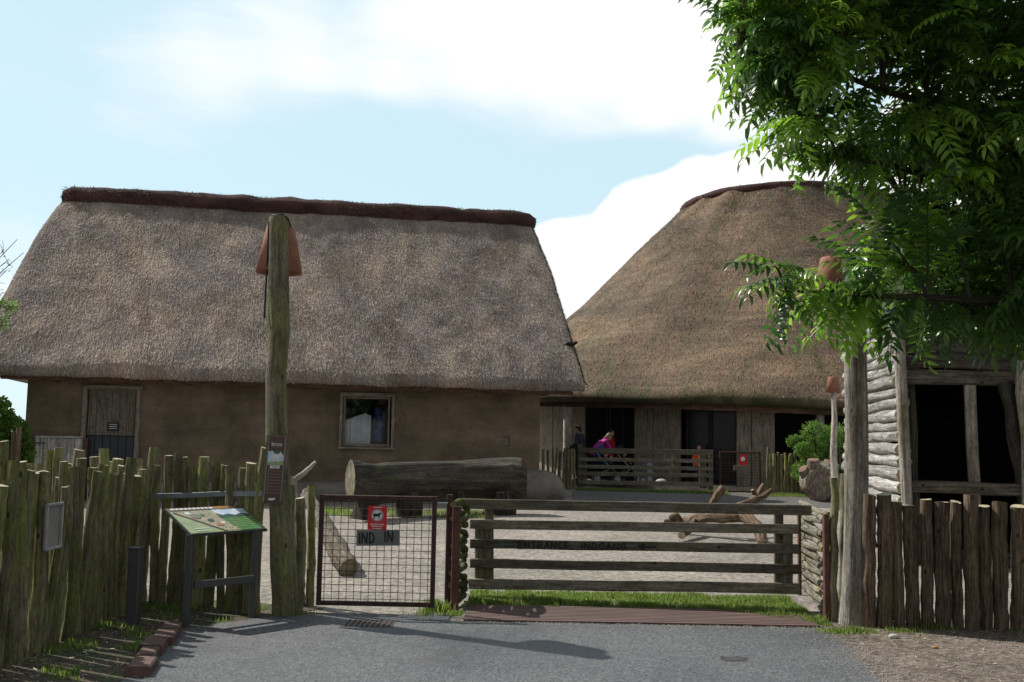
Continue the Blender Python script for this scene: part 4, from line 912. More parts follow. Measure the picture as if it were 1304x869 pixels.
for i in range(8): v = -.05 - i * .094; spoly('printed_line', [(-.40, v), (.65, v), (.65, v + .012), (-.40, v + .012)], .0055, 'paper', pn); spoly('bullet', [(-.60, v + .005), (-.48, v + .005), (-.48, v + .04), (-.60, v + .04)], .0055, 'paper', pn)
text('Børnzoo', frame_of(SP(0, .76, .006), (1, 0, 0), (0, 0, 1)), hw * .95, .036, M['white'], pn); spoly('printed_line', [(-.45, .665), (.45, .665), (.45, .675), (-.45, .675)], .0055, 'paper', pn)
spoly('emblem', [(-.35, -.91), (.0, -.93), (.22, -.90), (.30, -.84), (.1, -.85), (-.35, -.86)], .0055, 'white', pn)

# ------------------------------------------------------------------ logs
def blog():   # massive grey trunk on props before the long house
    Y = 21.4; root = thing('fallen_log', (at(555, 640, Y).x, Y, 0), 'massive dark grey fallen trunk lying before the longhouse wall', 'log')
    keys = [(446, 612, 22, -2.6), (458, 614, 23.5, -2.2), (480, 617, 24, -1.7), (510, 614, 22.5, -1.1), (550, 612, 23, -.4), (590, 611, 24, .2), (625, 610, 26, .5), (650, 610, 27, .6), (664, 612, 24, .6), (671, 614, 17, .6)]
    keys = [(k[0], k[1], k[2], k[3]) for k in keys]; P = []; Rr = []
    def cr(vals, t):
        i = min(len(vals) - 2, int(t)); f = t - i; f = f * f * (3 - 2 * f) * .3 + f * .7; return [a + (b_ - a) * f for a, b_ in zip(vals[i], vals[i + 1])]
    n = 60; sides = 64; vs = []; uv_ = []
    for i in range(n + 1):
        x, y, r, dy = cr(keys, i / n * (len(keys) - 1)); c = at(x, y, Y + dy * .8); rr = r * Y / F
        for j in range(sides):
            a = 2 * math.pi * j / sides; ca, sa = math.cos(a), math.sin(a); k = 1
            k += .10 * noise.noise(V((ca * 1.5, sa * 1.5, i * .12))) + .09 * noise.noise(V((ca * 4, sa * 4, i * .07))) + .05 * noise.noise(V((ca * 8, sa * 8, i * .10)))
            t = i / n
            # long flutes along the trunk, a hollow toward the left
            fl = math.exp(-((a - 5.3) / .25) ** 2) * .30 * smooth(.05, .2, t) * (1 - smooth(.45, .6, t)); fl += math.exp(-((a - 3.9 + t * .6) / .16) ** 2) * .22 * smooth(.3, .5, t)
            rim = math.exp(-((a - 1.3) / .35) ** 2) * .26 * smooth(.75, .95, t) - math.exp(-((a - 2.2) / .3) ** 2) * .20 * smooth(.7, .9, t)
            k += -fl + rim; vs.append(c + V((ca * rr * k * .42 * (1 - smooth(0, .25, t)), -ca * rr * k, sa * rr * k))); 
    # angle: ca toward camera (-Y), sa up
    mb = MB(); fs = []; uv = []
    for i in range(n):
        for j in range(sides):
            j2 = (j + 1) % sides; fs.append([i * sides + j, i * sides + j2, (i + 1) * sides + j2, (i + 1) * sides + j]); u0 = j / sides * 2.4; u1 = (j + 1) / sides * 2.4; v0 = i / n * 4; v1 = (i + 1) / n * 4; uv.append([(u0, v0), (u1, v0), (u1, v1), (u0, v1)])
    mb.add(vs, fs, uv, 0, True); mb.add(vs[:sides], [list(range(sides))], None, 1); mb.add(vs[-sides:], [list(reversed(range(sides)))], None, 0); mb.build('trunk', [M['log_dark'], M['cut_old']], root)
    for (px, w, h) in ((466, .46, .34), (520, .40, .36), (585, .38, .40), (640, .40, .36)):
        c = at(px, 640, Y + .15 - 1.6 * (600 - px) / 130 * (px < 600)); mb = MB(); mb.tube([V((c.x, c.y, -.05)), V((c.x + .03, c.y, .2)), V((c.x, c.y, h + .12))], [w / 2 * 1.1, w / 2, w / 2], 20, .38, 0, True, 1, px); mb.build('support_block', [M['log_dark'], M['cut']], root)
blog()
def rlog():   # huge cut log on the right edge of the yard
    c0 = at(1044, 613, 27.4); root = thing('cut_log', (c0.x, c0.y, 0), 'huge mossy cut log with red-brown sawn scars beside the far stake fence', 'log')
    mb = MB(); r = .50; zc = r + .05; pts = [V((c0.x - .05, c0.y - .3, zc)), V((c0.x - .02, c0.y, zc + .01)), V((c0.x + .25, c0.y + .7, zc + .03)), V((c0.x + .7, c0.y + 2, zc)), V((c0.x + .9, c0.y + 2.6, zc))]; mb.tube(pts, [r * .80, r * 1.0, r * 1.03, r, r * .9], 26, .12, 0, True, 0, 5, fr=1)
    mb.tube([V((c0.x - .18, c0.y - .05, zc + .2)), V((c0.x - .22, c0.y - .15, zc + .62))], [.22, .15], 14, .15, 0, True, 1, 6); mb.tube([V((c0.x + .25, c0.y + .2, zc + .2)), V((c0.x + .38, c0.y + .1, zc + .55))], [.26, .2], 14, .1, 0, True, 1, 7)
    mb.tube([V((c0.x - .3, c0.y, zc + .15)), V((c0.x - .48, c0.y - .1, zc + .38))], [.2, .13], 12, .1, 0, True, 1, 8)
    mb.build('trunk', [M['redbark'], M['cut_red']], root)
rlog()
def branchy(name, lab, chains, mats, cat='dead branch', voxel=.018):
    root = None; mb = MB(); allp = [p for ch in chains for p in ch]; cx = sum(p[0].x for p in allp) / len(allp); cy = sum(p[0].y for p in allp) / len(allp)
    root = thing(name, (cx, cy, 0), lab, cat)
    for i, ch in enumerate(chains):
        m = MB(); pts = []; rad = []
        for (p, r), (q, s) in zip(ch, ch[1:]):
            for k in range(4): pts.append(p.lerp(q, k / 4) + V([.25 * r * noise.noise(V((k, i, j + p.x * 5))) for j in range(3)])); rad.append(r + (s - r) * k / 4)
        pts.append(ch[-1][0]); rad.append(ch[-1][1]); m.tube(pts, rad, 12, .14, 0, True, 1, i + 3, fr=5); m.build('trunk' if i == 0 else 'branch', mats, root)
    return root
Y = 17.0
def Q(px, py, r, dy=0): return (at(px, py, Y + dy), r * Y / F)
branchy('dead_branch', 'crooked brown forked dead branch lying on the gravel behind the rail gate', [
    [Q(846, 665, 4, 1), Q(866, 664, 5.5, .9), Q(885, 662, 6.5, .6), Q(903, 658, 7.5, .3), Q(928, 658, 8, 0), Q(946, 657, 7.5, -.1), Q(958, 664, 7.5, -.4), Q(967, 676, 7.5, -.7), Q(971, 691, 6, -.9)],
    [Q(880, 662, 4, .6), Q(896, 655, 4.5, .5), Q(908, 640, 5, .5), Q(914, 630, 5.5, .5), Q(921, 621, 5, .5)],
    [Q(928, 657, 5, .1), Q(942, 645, 5, .6), Q(956, 640, 5.5, .8), Q(964, 634, 5.5, .9), Q(968, 626, 4.5, .9), Q(973, 616, 3.2, .9)],
    [Q(963, 634, 4.5, .9), Q(973, 632, 4, .8), Q(983, 624, 3, .8)], [Q(961, 630, 3, .9), Q(958, 624, 2.2, .9)],
    [Q(866, 664, 4, .8), Q(862, 657, 4.5, .8), Q(853, 659, 3, .9)], [Q(885, 663, 5, .6), Q(878, 674, 5, .0), Q(868, 682, 4.5, -.5)]], [M['drift'], M['cut']])
Y = 12.2
branchy('fallen_tree', 'leaning lichen-grey trunk with a reddish broken end behind the mesh gate', [[Q(444, 724, 12, -.35), Q(434, 708, 13.5, 0), Q(420, 683, 12, .6), Q(405, 655, 11, 1.3), Q(390, 630, 10, 2.0)]], [M['redbark'], M['cut_old']], 'trunk')
Y = 9.75
branchy('bare_branch', 'pale bark-stripped forked branch rising above the stakes by the mesh gate', [[Q(374, 668, 6, 0), Q(374, 645, 6, 0), Q(373, 625, 5.5, 0), Q(371, 612, 5, 0)], [Q(373, 618, 4, 0), Q(376, 610, 3.5, 0), Q(388, 602, 3, 0), Q(402, 588, 1.8, 0)], [Q(371, 613, 4.5, 0), Q(370, 608, 3.5, 0)]], [M['pale_bark'], M['cut']])

# ------------------------------------------------------------------ far gates
def far_rail():
    a = at(737, 600, 30.2); b_ = at(908, 600, 29.6); root = thing('rail_gate', ((a.x + b_.x) / 2, 29.9, .15), 'far dark green five-rail gate before the round hall', 'gate')
    for yt, yb in ((571, 577.5), (583, 587.5), (592.5, 597), (601, 606), (612, 617)):
        d_ = (yt + yb) / 2; p = at(737, d_ - .5, a.y); q = at(908, d_ + 2.5, b_.y); mb = MB(); mb.beam(p, q, .05, (yb - yt) * 30 / F, wob=.01); mb.build('rail', M['rail'], root)
    for px, y0, y1, w in ((739, 566, 624, .16), (905, 574, 624, .14), (895, 580, 622, .22), (858, 580, 612, .10), (745, 580, 620, .12)):
        Yy = a.y + (b_.y - a.y) * (px - 737) / 171 + .06; t = at(px, y0, Yy); u = at(px, y1, Yy); mb = MB(); mb.beam(V((t.x, Yy, min(u.z, .15) if px in (739, 905) else u.z)), V((t.x, Yy, t.z)), w, .06, upv=(0, 1, 0)); mb.build('stile', M['rail_v'], root)
far_rail()
a = at(916, 600, 29.5); b_ = at(969, 600, 29.1); fg = mesh_gate(a.x, b_.x, a.y, b_.y, gz(6, 29.4) + .02, at(940, 575, 29.4).z, 'far rusty wire mesh gate with small red sign before the hall door', 12, 14, .05, .005)
p = at(946, 586, 28.95); s_ = thing('warning_sign', p, 'small red notice on the far mesh gate', 'sign'); mb = MB(); mb.beam(p + V((0, 0, -.15)), p + V((0, 0, .15)), .005, .22, upv=(1, 0, 0)); mb.build('plate', M['red'], s_); disc(p + V((0, 0, .03)), .06, p.y - .006, M['white'], 'white_disc', s_)
p = at(943, 596, 28.95); s_ = thing('name_board', p, 'small greenish wooden board on the far mesh gate', 'sign'); mb = MB(); mb.beam(p + V((-.2, 0, 0)), p + V((.22, 0, 0)), .02, .15); mb.build('board', M['rail'], s_)
# steps before the hall doors
mb = MB()
for i in range(4): mb.box((at(943, 600, 29.9).x, 29.75 + i * .16, .19 + i * .035), 1.7, .14, .05)
tag(mb.build('wooden_step', M['plank']), 'low pale wooden step behind the far mesh gate', 'step')
# barrel beside far panel
p = rw(826, 12.5); mb = MB(); mb.tube([(p.x, p.y, DK), (p.x, p.y, DK + .15), (p.x, p.y, DK + .55), (p.x, p.y, DK + .62)], [.17, .19, .18, .17], 18, .01); tag(mb.build('barrel', M['galv']), 'grey blue metal barrel by the hall planks behind the far gate', 'barrel')
p = at(842, 612, 30.9); mb = MB(); mb.ball((p.x, p.y, DK + .06), (.18, .15, .10)); tag(mb.build('stone', M['stone_white']), 'pale rounded stone on the deck behind the far rail gate', 'stone')

# ------------------------------------------------------------------ log hut
hc = at(1150, 560, 14.0); HC = V((hc.x, 14.0, 0)); HF = V((.96, -.28, 0)); HS = V((.150, .989, 0)).normalized(); HWID, HDEP, HTOP = 4.6, 4.0, 3.35
hut = thing('log_hut', HC + HF * 2 + HS * 2, 'silvery grey log hut with a dark open front behind the right palisade', 'hut')
def hut_build():
    rnd = random.Random(21); z = .1; i = 0
    zs = []
    while z < HTOP:
        r = rnd.uniform(.075, .105); zs.append((z + r, r)); z += 2 * r * .93
    for i, (z, r) in enumerate(zs):   # left side logs, running back
        mb = MB(); e0 = rnd.uniform(.10, .26); e1 = rnd.uniform(.12, .35); tl = rnd.uniform(-.03, .03); pts = []
        for k in range(9): t = k / 8; p = HC + HS * (-0.0 + (HDEP) * t + (e1 * (t == 1)) ) + HF * (rnd.uniform(-.015, .015)) + V((0, 0, z + tl * (t - .5) + rnd.uniform(-.01, .01))); pts.append(p)
        mb.tube(pts, [r * (1 + rnd.uniform(-.1, .1)) for _ in pts], 12, .12, 0, True, 1, i + 50, fr=1.5); mb.build('wall_log', [M['log'], M['cut']], hut)
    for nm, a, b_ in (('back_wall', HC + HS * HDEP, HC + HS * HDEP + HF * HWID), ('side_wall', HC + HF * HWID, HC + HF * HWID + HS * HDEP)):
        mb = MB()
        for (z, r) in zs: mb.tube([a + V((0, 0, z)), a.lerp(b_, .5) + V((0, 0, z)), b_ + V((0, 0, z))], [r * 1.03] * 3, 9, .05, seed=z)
        mb.build(nm, M['shade_wood'], hut)
    mb = MB(); mb.prism([HC + HF * .1 + HS * .15 + V((0, 0, .05)), HC + HF * HWID + HS * .15 + V((0, 0, .05)), HC + HF * HWID + HS * HDEP + V((0, 0, .05)), HC + HF * .1 + HS * HDEP + V((0, 0, .05))], (0, 0, .1)); mb.build('floor', M['shade_wood'], hut)
    mb = MB(); mb.prism([HC + HF * .1 + HS * .12 + V((0, 0, HTOP - .15)), HC + HF * HWID + HS * .12 + V((0, 0, HTOP - .15)), HC + HF * HWID + HS * HDEP + V((0, 0, HTOP - .15)), HC + HF * .1 + HS * HDEP + V((0, 0, HTOP - .15))], (0, 0, .05)); mb.build('ceiling', M['shade_wood'], hut)
    mb = MB(); mb.prism([HC + HF * .10 + HS * .25, HC + HF * .14 + HS * .25, HC + HF * .14 + HS * HDEP, HC + HF * .10 + HS * HDEP], (0, 0, HTOP - .1)); mb.build('inner_lining', M['shade_wood'], hut)
    # front: lintel planks above the opening
    lz = at(1200, 490, 13.75).z; z = lz; k = 0
    for h in (.21, .20, .19, .2, .2):
        mb = MB(); mb.beam(HC + HF * .05 + V((0, 0, z + h / 2)) - HS * .02 * (k % 2), HC + HF * HWID + V((0, 0, z + h / 2 + rnd.uniform(-.02, .02))) - HS * .02 * (k % 2), .09, h * .96, wob=.03, bevel=.025); mb.build('lintel_board', M['log_h'], hut); z += h; k += 1
        if z > HTOP: break
    # sill and lower boards
    zs_ = at(1220, 620, 13.6).z
    mb = MB(); mb.beam(HC + HF * .1 + V((0, 0, zs_ - .02)), HC + HF * HWID + V((0, 0, zs_ - .02)), .16, .16, wob=.03, bevel=.03); mb.build('sill_beam', M['log_h'], hut)
    mb = MB(); mb.beam(HC + HF * .1 + V((0, 0, .1)) + HS * .1, HC + HF * HWID + V((0, 0, .1)) + HS * .1, .14, .2, wob=.02); mb.build('lower_beam', M['log_h'], hut)
    for nm, s, r, pts_ in (('corner_post', 0.0, .075, [(0, 0), (.01, .8), (-.01, 1.6), (-.03, 2.4), (-.05, 3.3)]), ('inner_post', .17, .06, [(0, 0), (.0, .8), (-.03, 1.2), (-.02, 1.8), (-.04, 2.5)])):
        mb = MB(); o_ = -HS * .10 if s == 0 else HS * .08; mb.tube([HC + HF * (s + x) + o_ + V((0, 0, z)) for x, z in pts_], [r * 1.1, r, r * .95, r * .95, r * .9], 12, .12, 0, True, 1, 77 if s else 78, fr=3); mb.build(nm, [M['post_grey'] if not s else M['log_dark'], M['cut']], hut)
    t = .93 * (at(1243, 560, 13.75).x - HC.x) / .96 * 1.03; mb = MB(); p = HC + HF * t + HS * .05; mb.beam(p + V((.02, 0, 0)), p + V((-.01, 0, lz + .05)), .14, .14, upv=HF, wob=.02); mb.build('square_post', M['post_grey'], hut)
    t = (at(1290, 560, 13.6).x - HC.x) / .96; mb = MB(); mb.tube([HC + HF * (t + x) + V((0, 0, z)) for x, z in ((.16, 0), (.14, .9), (.12, 1.25), (.03, 1.7), (0, 2.1), (-.07, lz + .04))], [.11, .11, .09, .09, .085, .10], 12, .15, 0, True, 0, 31); mb.build('crooked_post', M['log_dark'], hut)
    t = (at(1309, 560, 13.5).x - HC.x) / .96; mb = MB(); mb.tube([HC + HF * (t + x) - HS * .12 + V((0, 0, z)) for x, z in ((.0, 0), (.02, .9), (.0, 1.7), (-.03, 2.3), (.0, 3.1))], [.12, .11, .10, .11, .10], 12, .15, 0, True, 0, 33); mb.build('crooked_post', M['post_grey'], hut)
    # low plank roof (pitched) and floor
    e = .12; zt = HTOP - .05; a = HC - HF * e - HS * e; up = V((0, 0, 1)); rid = HDEP / 2
    for sgn in (0, 1):
        mb = MB(); n = 18
        for i in range(n):
            s = -e + (HWID + 2 * e) * (i + .5) / n; w = (HWID + 2 * e) / n * .97
            p0 = HC + HF * s + (HS * -e if sgn == 0 else HS * (HDEP + e)) + up * (zt - .05); p1 = HC + HF * s + HS * rid + up * (zt + .85); mb.beam(p0, p1, w * 1.025, .05, upv=up)
        mb.build('roof_slope', M['roof_board'], hut)
    for s in (0.02, HWID): 
        mb = MB(); mb.prism([HC + HF * s + up * (zt - .1), HC + HF * s + HS * HDEP + up * (zt - .1), HC + HF * s + HS * rid + up * (zt + .8)], HF * .05); mb.build('gable', M['plank'], hut)
M['log_h'] = wood('log_horizontal', (.10, .088, .07), (.24, .215, .18), None, grain=(40, 2.0), bs=.7, crack=.75)
hut_build()

# ------------------------------------------------------------------ vegetation helpers
def mesh_arrays(name, co, tris, tint, mat, parent):
    me = bpy.data.meshes.new(name); nv = len(co); nf = len(tris); me.vertices.add(nv); me.vertices.foreach_set('co', co.astype(np.float32).ravel()); me.loops.add(nf * 3); me.loops.foreach_set('vertex_index', tris.astype(np.int32).ravel())
    me.polygons.add(nf); me.polygons.foreach_set('loop_start', np.arange(0, nf * 3, 3, dtype=np.int32)); me.polygons.foreach_set('loop_total', np.full(nf, 3, dtype=np.int32)); me.update(calc_edges=True); me.validate()
    at_ = me.attributes.new('tint', 'FLOAT', 'POINT'); at_.data.foreach_set('value', tint.astype(np.float32)); me.materials.append(mat)
    return link(name, me, parent)
def leaflet(L, w, fold, bend):   # along +x from origin, returns verts, tris
    v = [(0, 0, 0), (.35 * L, w * .5, fold), (.35 * L, -w * .5, fold), (.38 * L, 0, 0), (.72 * L, w * .36, fold * .8 - bend * .4), (.72 * L, -w * .36, fold * .8 - bend * .4), (.74 * L, 0, -bend * .45), (L, 0, -bend)]
    t = [(0, 3, 1), (0, 2, 3), (1, 3, 6), (1, 6, 4), (2, 5, 6), (2, 6, 3), (4, 6, 7), (5, 7, 6)]
    return np.array(v), np.array(t)
def compound(rng, pairs=6, L=.36, ll=.10, lw=.032, droop=.5):
    V_, T_ = [], []; n = 0
    def place(p, ang, tilt, s):
        nonlocal n
        v, t = leaflet(ll * s, lw * s, .006, .02 + .02 * rng.random()); ca, sa = math.cos(ang), math.sin(ang); ct, st = math.cos(tilt), math.sin(tilt)
        v = np.stack([v[:, 0] * ct + v[:, 2] * st, v[:, 1], -v[:, 0] * st + v[:, 2] * ct], 1); v = np.stack([v[:, 0] * ca - v[:, 1] * sa, v[:, 0] * sa + v[:, 1] * ca, v[:, 2]], 1) + p; V_.append(v); T_.append(t + n); n += len(v)
    def rp(t): return np.array([L * t, 0, -droop * L * t * t * .8 + .03 * t])
    for i in range(pairs):
        t = .16 + .78 * i / (pairs - 1); s = .75 + .35 * math.sin(math.pi * (t * .8 + .15))
        for sg in (-1, 1): place(rp(t), sg * rng.uniform(1.0, 1.18), rng.uniform(.12, .42), s * rng.uniform(.94, 1.06))
    place(rp(1), rng.uniform(-.1, .1), .7, 1.0)
    r = []
    for i in range(5):
        p = rp(i / 4); r += [p + [0, .0025, 0], p - [0, .0025, 0]]
    V_.append(np.array(r)); b0_ = n; T_.append(np.array([(b0_ + 2 * i + a, b0_ + 2 * i + b_, b0_ + 2 * i + c) for i in range(4) for a, b_, c in ((0, 1, 2), (1, 3, 2))])); 
    return np.vstack(V_), np.vstack(T_)
def rotm(d, roll, rng):
    d = d / np.linalg.norm(d); up = np.array([0, 0, 1.0]); s = np.cross(up, d); s /= max(1e-6, np.linalg.norm(s)); u = np.cross(d, s); c, sn = math.cos(roll), math.sin(roll)
    s2 = s * c + u * sn; u2 = -s * sn + u * c; return np.stack([d, s2, u2], 1)

def big_tree():
    rng = np.random.default_rng(4); rr = random.Random(4)
    base = V((5.9, 7.2, 0)); root = thing('leafy_tree', base, 'leafy tree with drooping compound leaves overhanging the right side', 'tree')
    trunk = [(base.x, base.y, -.1), (5.9, 7.2, .6), (5.85, 7.2, 1.6), (5.8, 7.15, 2.6), (5.7, 7.15, 3.6), (5.6, 7.2, 4.8), (5.5, 7.2, 6.0), (5.5, 7.2, 7.0)]
    mb = MB(); mb.tube(trunk, [.24, .20, .18, .165, .14, .11, .07, .03], 14, .08, 0, True, 0, 2, fr=2); mb.build('trunk', M['tree_bark'], root)
    poly = [(900, -60), (893, 45), (915, 100), (958, 130), (975, 175), (1000, 195), (1050, 205), (1085, 225), (1115, 250), (1120, 290), (1140, 305), (1115, 322), (1085, 332), (1050, 350), (1020, 360), (1065, 375), (1085, 392), (1100, 408), (1150, 412), (1230, 414), (1310, 422), (1500, 440), (1700, 400), (1850, 200), (1850, -300), (1500, -520), (1150, -400), (950, -200)]
    def inside(x, y):
        c = False; j = len(poly) - 1
        for i in range(len(poly)):
            xi, yi = poly[i]; xj, yj = poly[j]
            if (yi > y) != (yj > y) and x < (xj - xi) * (y - yi) / (yj - yi) + xi: c = not c
            j = i
        return c
    def edge_d(x, y):
        m = 1e9
        for i in range(len(poly)):
            a = V(poly[i - 1]); b_ = V(poly[i]); p = V((x, y)); ab = b_ - a; t = max(0, min(1, (p - a).dot(ab) / ab.length_squared)); m = min(m, (a + ab * t - p).length)
        return m
    tips = []
    hand = [(935, 60, 6.6), (912, 30, 6.4), (945, 105, 6.5), (968, 150, 6.5), (985, 190, 6.6), (1020, 200, 6.7), (1075, 228, 6.9), (958, 350, 6.0), (985, 355, 6.1), (975, 385, 6.05), (1005, 365, 6.15), (1015, 385, 6.2), (1045, 370, 6.3), (1065, 400, 6.4), (940, 20, 6.3), (1000, 160, 6.8), (1090, 300, 6.6), (1110, 398, 6.5), (1180, 402, 6.4), (1240, 408, 6.5), (1280, 410, 6.3), (1140, 400, 6.8), (1165, 385, 7.0), (1200, 380, 6.9), (1220, 400, 6.7), (1260, 395, 7.0), (1290, 400, 6.8), (1110, 380, 6.9), (1130, 350, 7.0), (1170, 340, 7.1), (1210, 350, 7.2), (1250, 350, 7.1), (1290, 355, 7.2), (1320, 390, 6.6), (1190, 405, 6.9), (1140, 402, 7.0), (1260, 410, 6.9), (1075, 352, 6.4)]
    for x, y, Yy in hand: tips.append((at(x + 26, y - 10, Yy), 6 if y < 240 or x < 1030 else 9, .5))
    cnt = 0
    while cnt < 360:
        x = rr.uniform(890, 1420); y = rr.uniform(-160, 450)
        if not inside(x, y) or edge_d(x, y) < 28: continue
        tips.append((at(x, y, rr.uniform(6.0, 8.4)), 12, .55)); cnt += 1
    cnt = 0
    while cnt < 170:
        x = rr.uniform(900, 1850); y = rr.uniform(-520, 430)
        if not inside(x, y) or edge_d(x, y) < 20 or (x < 1380 and y > -100): continue
        tips.append((at(x, y, rr.uniform(5.6, 9.0)), 9, .6)); cnt += 1
    variants = [compound(rr, rr.choice([5, 6, 6, 7]), rr.uniform(.28, .38), rr.uniform(.088, .105), rr.uniform(.029, .037), rr.uniform(.12, .55)) for _ in range(10)]
    CO, TR, TI = [], [], []; n = 0; limbs = []; bm_ = MB(); tp_ = [V(p) for p in trunk]
    mains = []
    for k, (x, y, Yy, zt) in enumerate(((940, 60, 6.6, 2.9), (1010, 190, 6.8, 2.7), (1000, 372, 6.2, 2.35), (1200, 400, 6.5, 2.3), (1100, -60, 7.4, 3.6), (1250, 150, 7.8, 2.9), (1350, -200, 6.4, 4.0), (1650, 100, 8.2, 3.0), (1600, -250, 7.0, 4.5), (1700, 200, 6.3, 2.8), (1150, 260, 7.6, 2.5), (1400, 330, 6.0, 2.4))):
        e = at(x, y, Yy); zt = min(zt, max(1.9, e.z - .3)); s = V((5.8, 7.15, zt)); mid = s.lerp(e, .45) + V((0, 0, .25)); pts = []
        for i in range(15): t = i / 14; p = s * (1 - t) ** 2 + mid * 2 * t * (1 - t) + e * t * t; pts.append(p + V([.04 * noise.noise(V((i * .7, k, j))) for j in range(3)]))
        mains.append(pts); m = MB(); m.tube(pts, [.065 * (1 - i / 14) + .008 for i in range(15)], 8, .1, seed=k); m.build('limb', M['tree_bark'], root)
    for (tip, nl, sp) in tips:
        bp_ = min((p for pts in mains for p in pts[2:]), key=lambda p: (p - tip).length + .6 * max(0, p.x * -1 + tip.x)); 
        mid = bp_.lerp(tip, .5) + V((0, 0, .10)); pts = [bp_ * (1 - t) ** 2 + mid * 2 * t * (1 - t) + tip * t * t for t in (0, .2, .4, .6, .8, 1)]; L = (tip - bp_).length
        bm_.tube(pts, [.014, .011, .009, .007, .005, .003], 5, 0, cap=False)
        dirn = (pts[-1] - pts[-3]); dirn = dirn.normalized() if dirn.length > 1e-4 else V((-1, 0, 0))
        young = rr.random() < (.55 if nl in (6,) else .26)  # light-tinted new leaves; more at outer tips, painting in sunlit highlights
        for q in range(nl):
            t = 1 - (rr.random() ** 1.4) * min(.95, .55 / max(.3, L)) if q else 1.0; idx = t * 5; i = min(4, int(idx)); p = pts[i].lerp(pts[i + 1], idx - i)
            a = rr.uniform(0, 6.28); out = V((math.cos(a), math.sin(a), rr.uniform(-.5, .25))); d_ = (dirn * (.9 if q else 2) + out * .9 + V((0, 0, .08))).normalized()
            v, t3 = rr.choice(variants); s = rr.uniform(.72, 1.12); Rm = rotm(np.array(d_), rr.uniform(-.5, .5), rng); co = (v * s) @ Rm.T + np.array(p); CO.append(co); TR.append(t3 + n); n += len(co)
            base_t = rr.uniform(.0, .45) if not young else rr.uniform(.65, 1.0)
            if rr.random() < .10: base_t = rr.uniform(.6, 1)
            TI.append(np.full(len(co), base_t) + rng.uniform(-.04, .04, len(co)))
    bm_.build('twigs', M['tree_bark'], root)
    mesh_arrays('foliage', np.vstack(CO), np.vstack(TR), np.clip(np.concatenate(TI), 0, 1), M['leaf'], root)
M['tree_bark'] = wood('tree_bark', (.045, .038, .028), (.11, .095, .075), (.05, .06, .02), .3, grain=(20, 4))
big_tree()

def bush(name, lab, cat, c, rx, ry, rz, n, ls, seed, mat='bushleaf', conifer=False, trunk_h=None, tint=(0, 1)):
    rr = random.Random(seed); rng = np.random.default_rng(seed); root = thing(name, (c[0], c[1], gz(c[0], c[1])), lab, cat); c = V(c); CO, TR, TI = [], [], []; k = 0
    lobes = [(V((rr.uniform(-.6, .6) * rx, rr.uniform(-.5, .5) * ry, rr.uniform(-.5, .8) * rz)), rr.uniform(.2, .5)) for _ in range(13)]
    mb = MB()
    for l, s in lobes:
        p0 = V((c.x + l.x * .1, c.y + l.y * .1, gz(c.x, c.y))); e = c + l; mb.tube([p0, p0.lerp(e, .5) + V((0, 0, .1 * rz)), e], [.05, .03, .012], 6, .1)
    mb.build('stems', M['tree_bark'], root)
    for _ in range(n):
        l, s = rr.choice(lobes); d_ = V([rr.gauss(0, 1) for _ in range(3)]).normalized(); r = rr.uniform(.3, 1) ** .5; p = c + l + V((d_.x * rx * s * r, d_.y * ry * s * r, d_.z * rz * s * r))
        if p.z < .03: continue
        dd = (d_ * .8 + V((0, 0, .3 if conifer else -.1)) + V([rr.uniform(-.6, .6) for _ in range(3)])).normalized(); a = ls * rr.uniform(.6, 1.4); w = a * (.12 if conifer else .38)
        sd = dd.cross(V([rr.uniform(-1, 1) for _ in range(3)])).normalized() * w; q = np.array([p - dd * a * .5, p + sd, p + dd * a * .5, p - sd]); CO.append(q); TR.append(np.array([(0, 1, 2), (0, 2, 3)]) + k); k += 4
        t = tint[0] + (tint[1] - tint[0]) * max(0, min(1, rr.gauss(.5, .28))); TI.append(np.full(4, t))
    mesh_arrays('foliage', np.vstack(CO), np.vstack(TR), np.concatenate(TI), M[mat], root); return root
q = at(1045, 560, 28.0); bush('green_bush', 'bright green feathery bush before the far stake fence by the hall', 'bush', (q.x + .0, 28.3, 1.25), 1.15, .6, .95, 9000, .10, 11, conifer=True, tint=(.2, 1))
q = at(1052, 445, 9.4); 
q = at(5, 520, 24.5); bush('leafy_hedge', 'bright green hedge beyond the left end of the longhouse', 'hedge', (-11.75, 22.4, 1.55), 1.35, .8, 1.35, 24000, .09, 12, tint=(.4, 1))
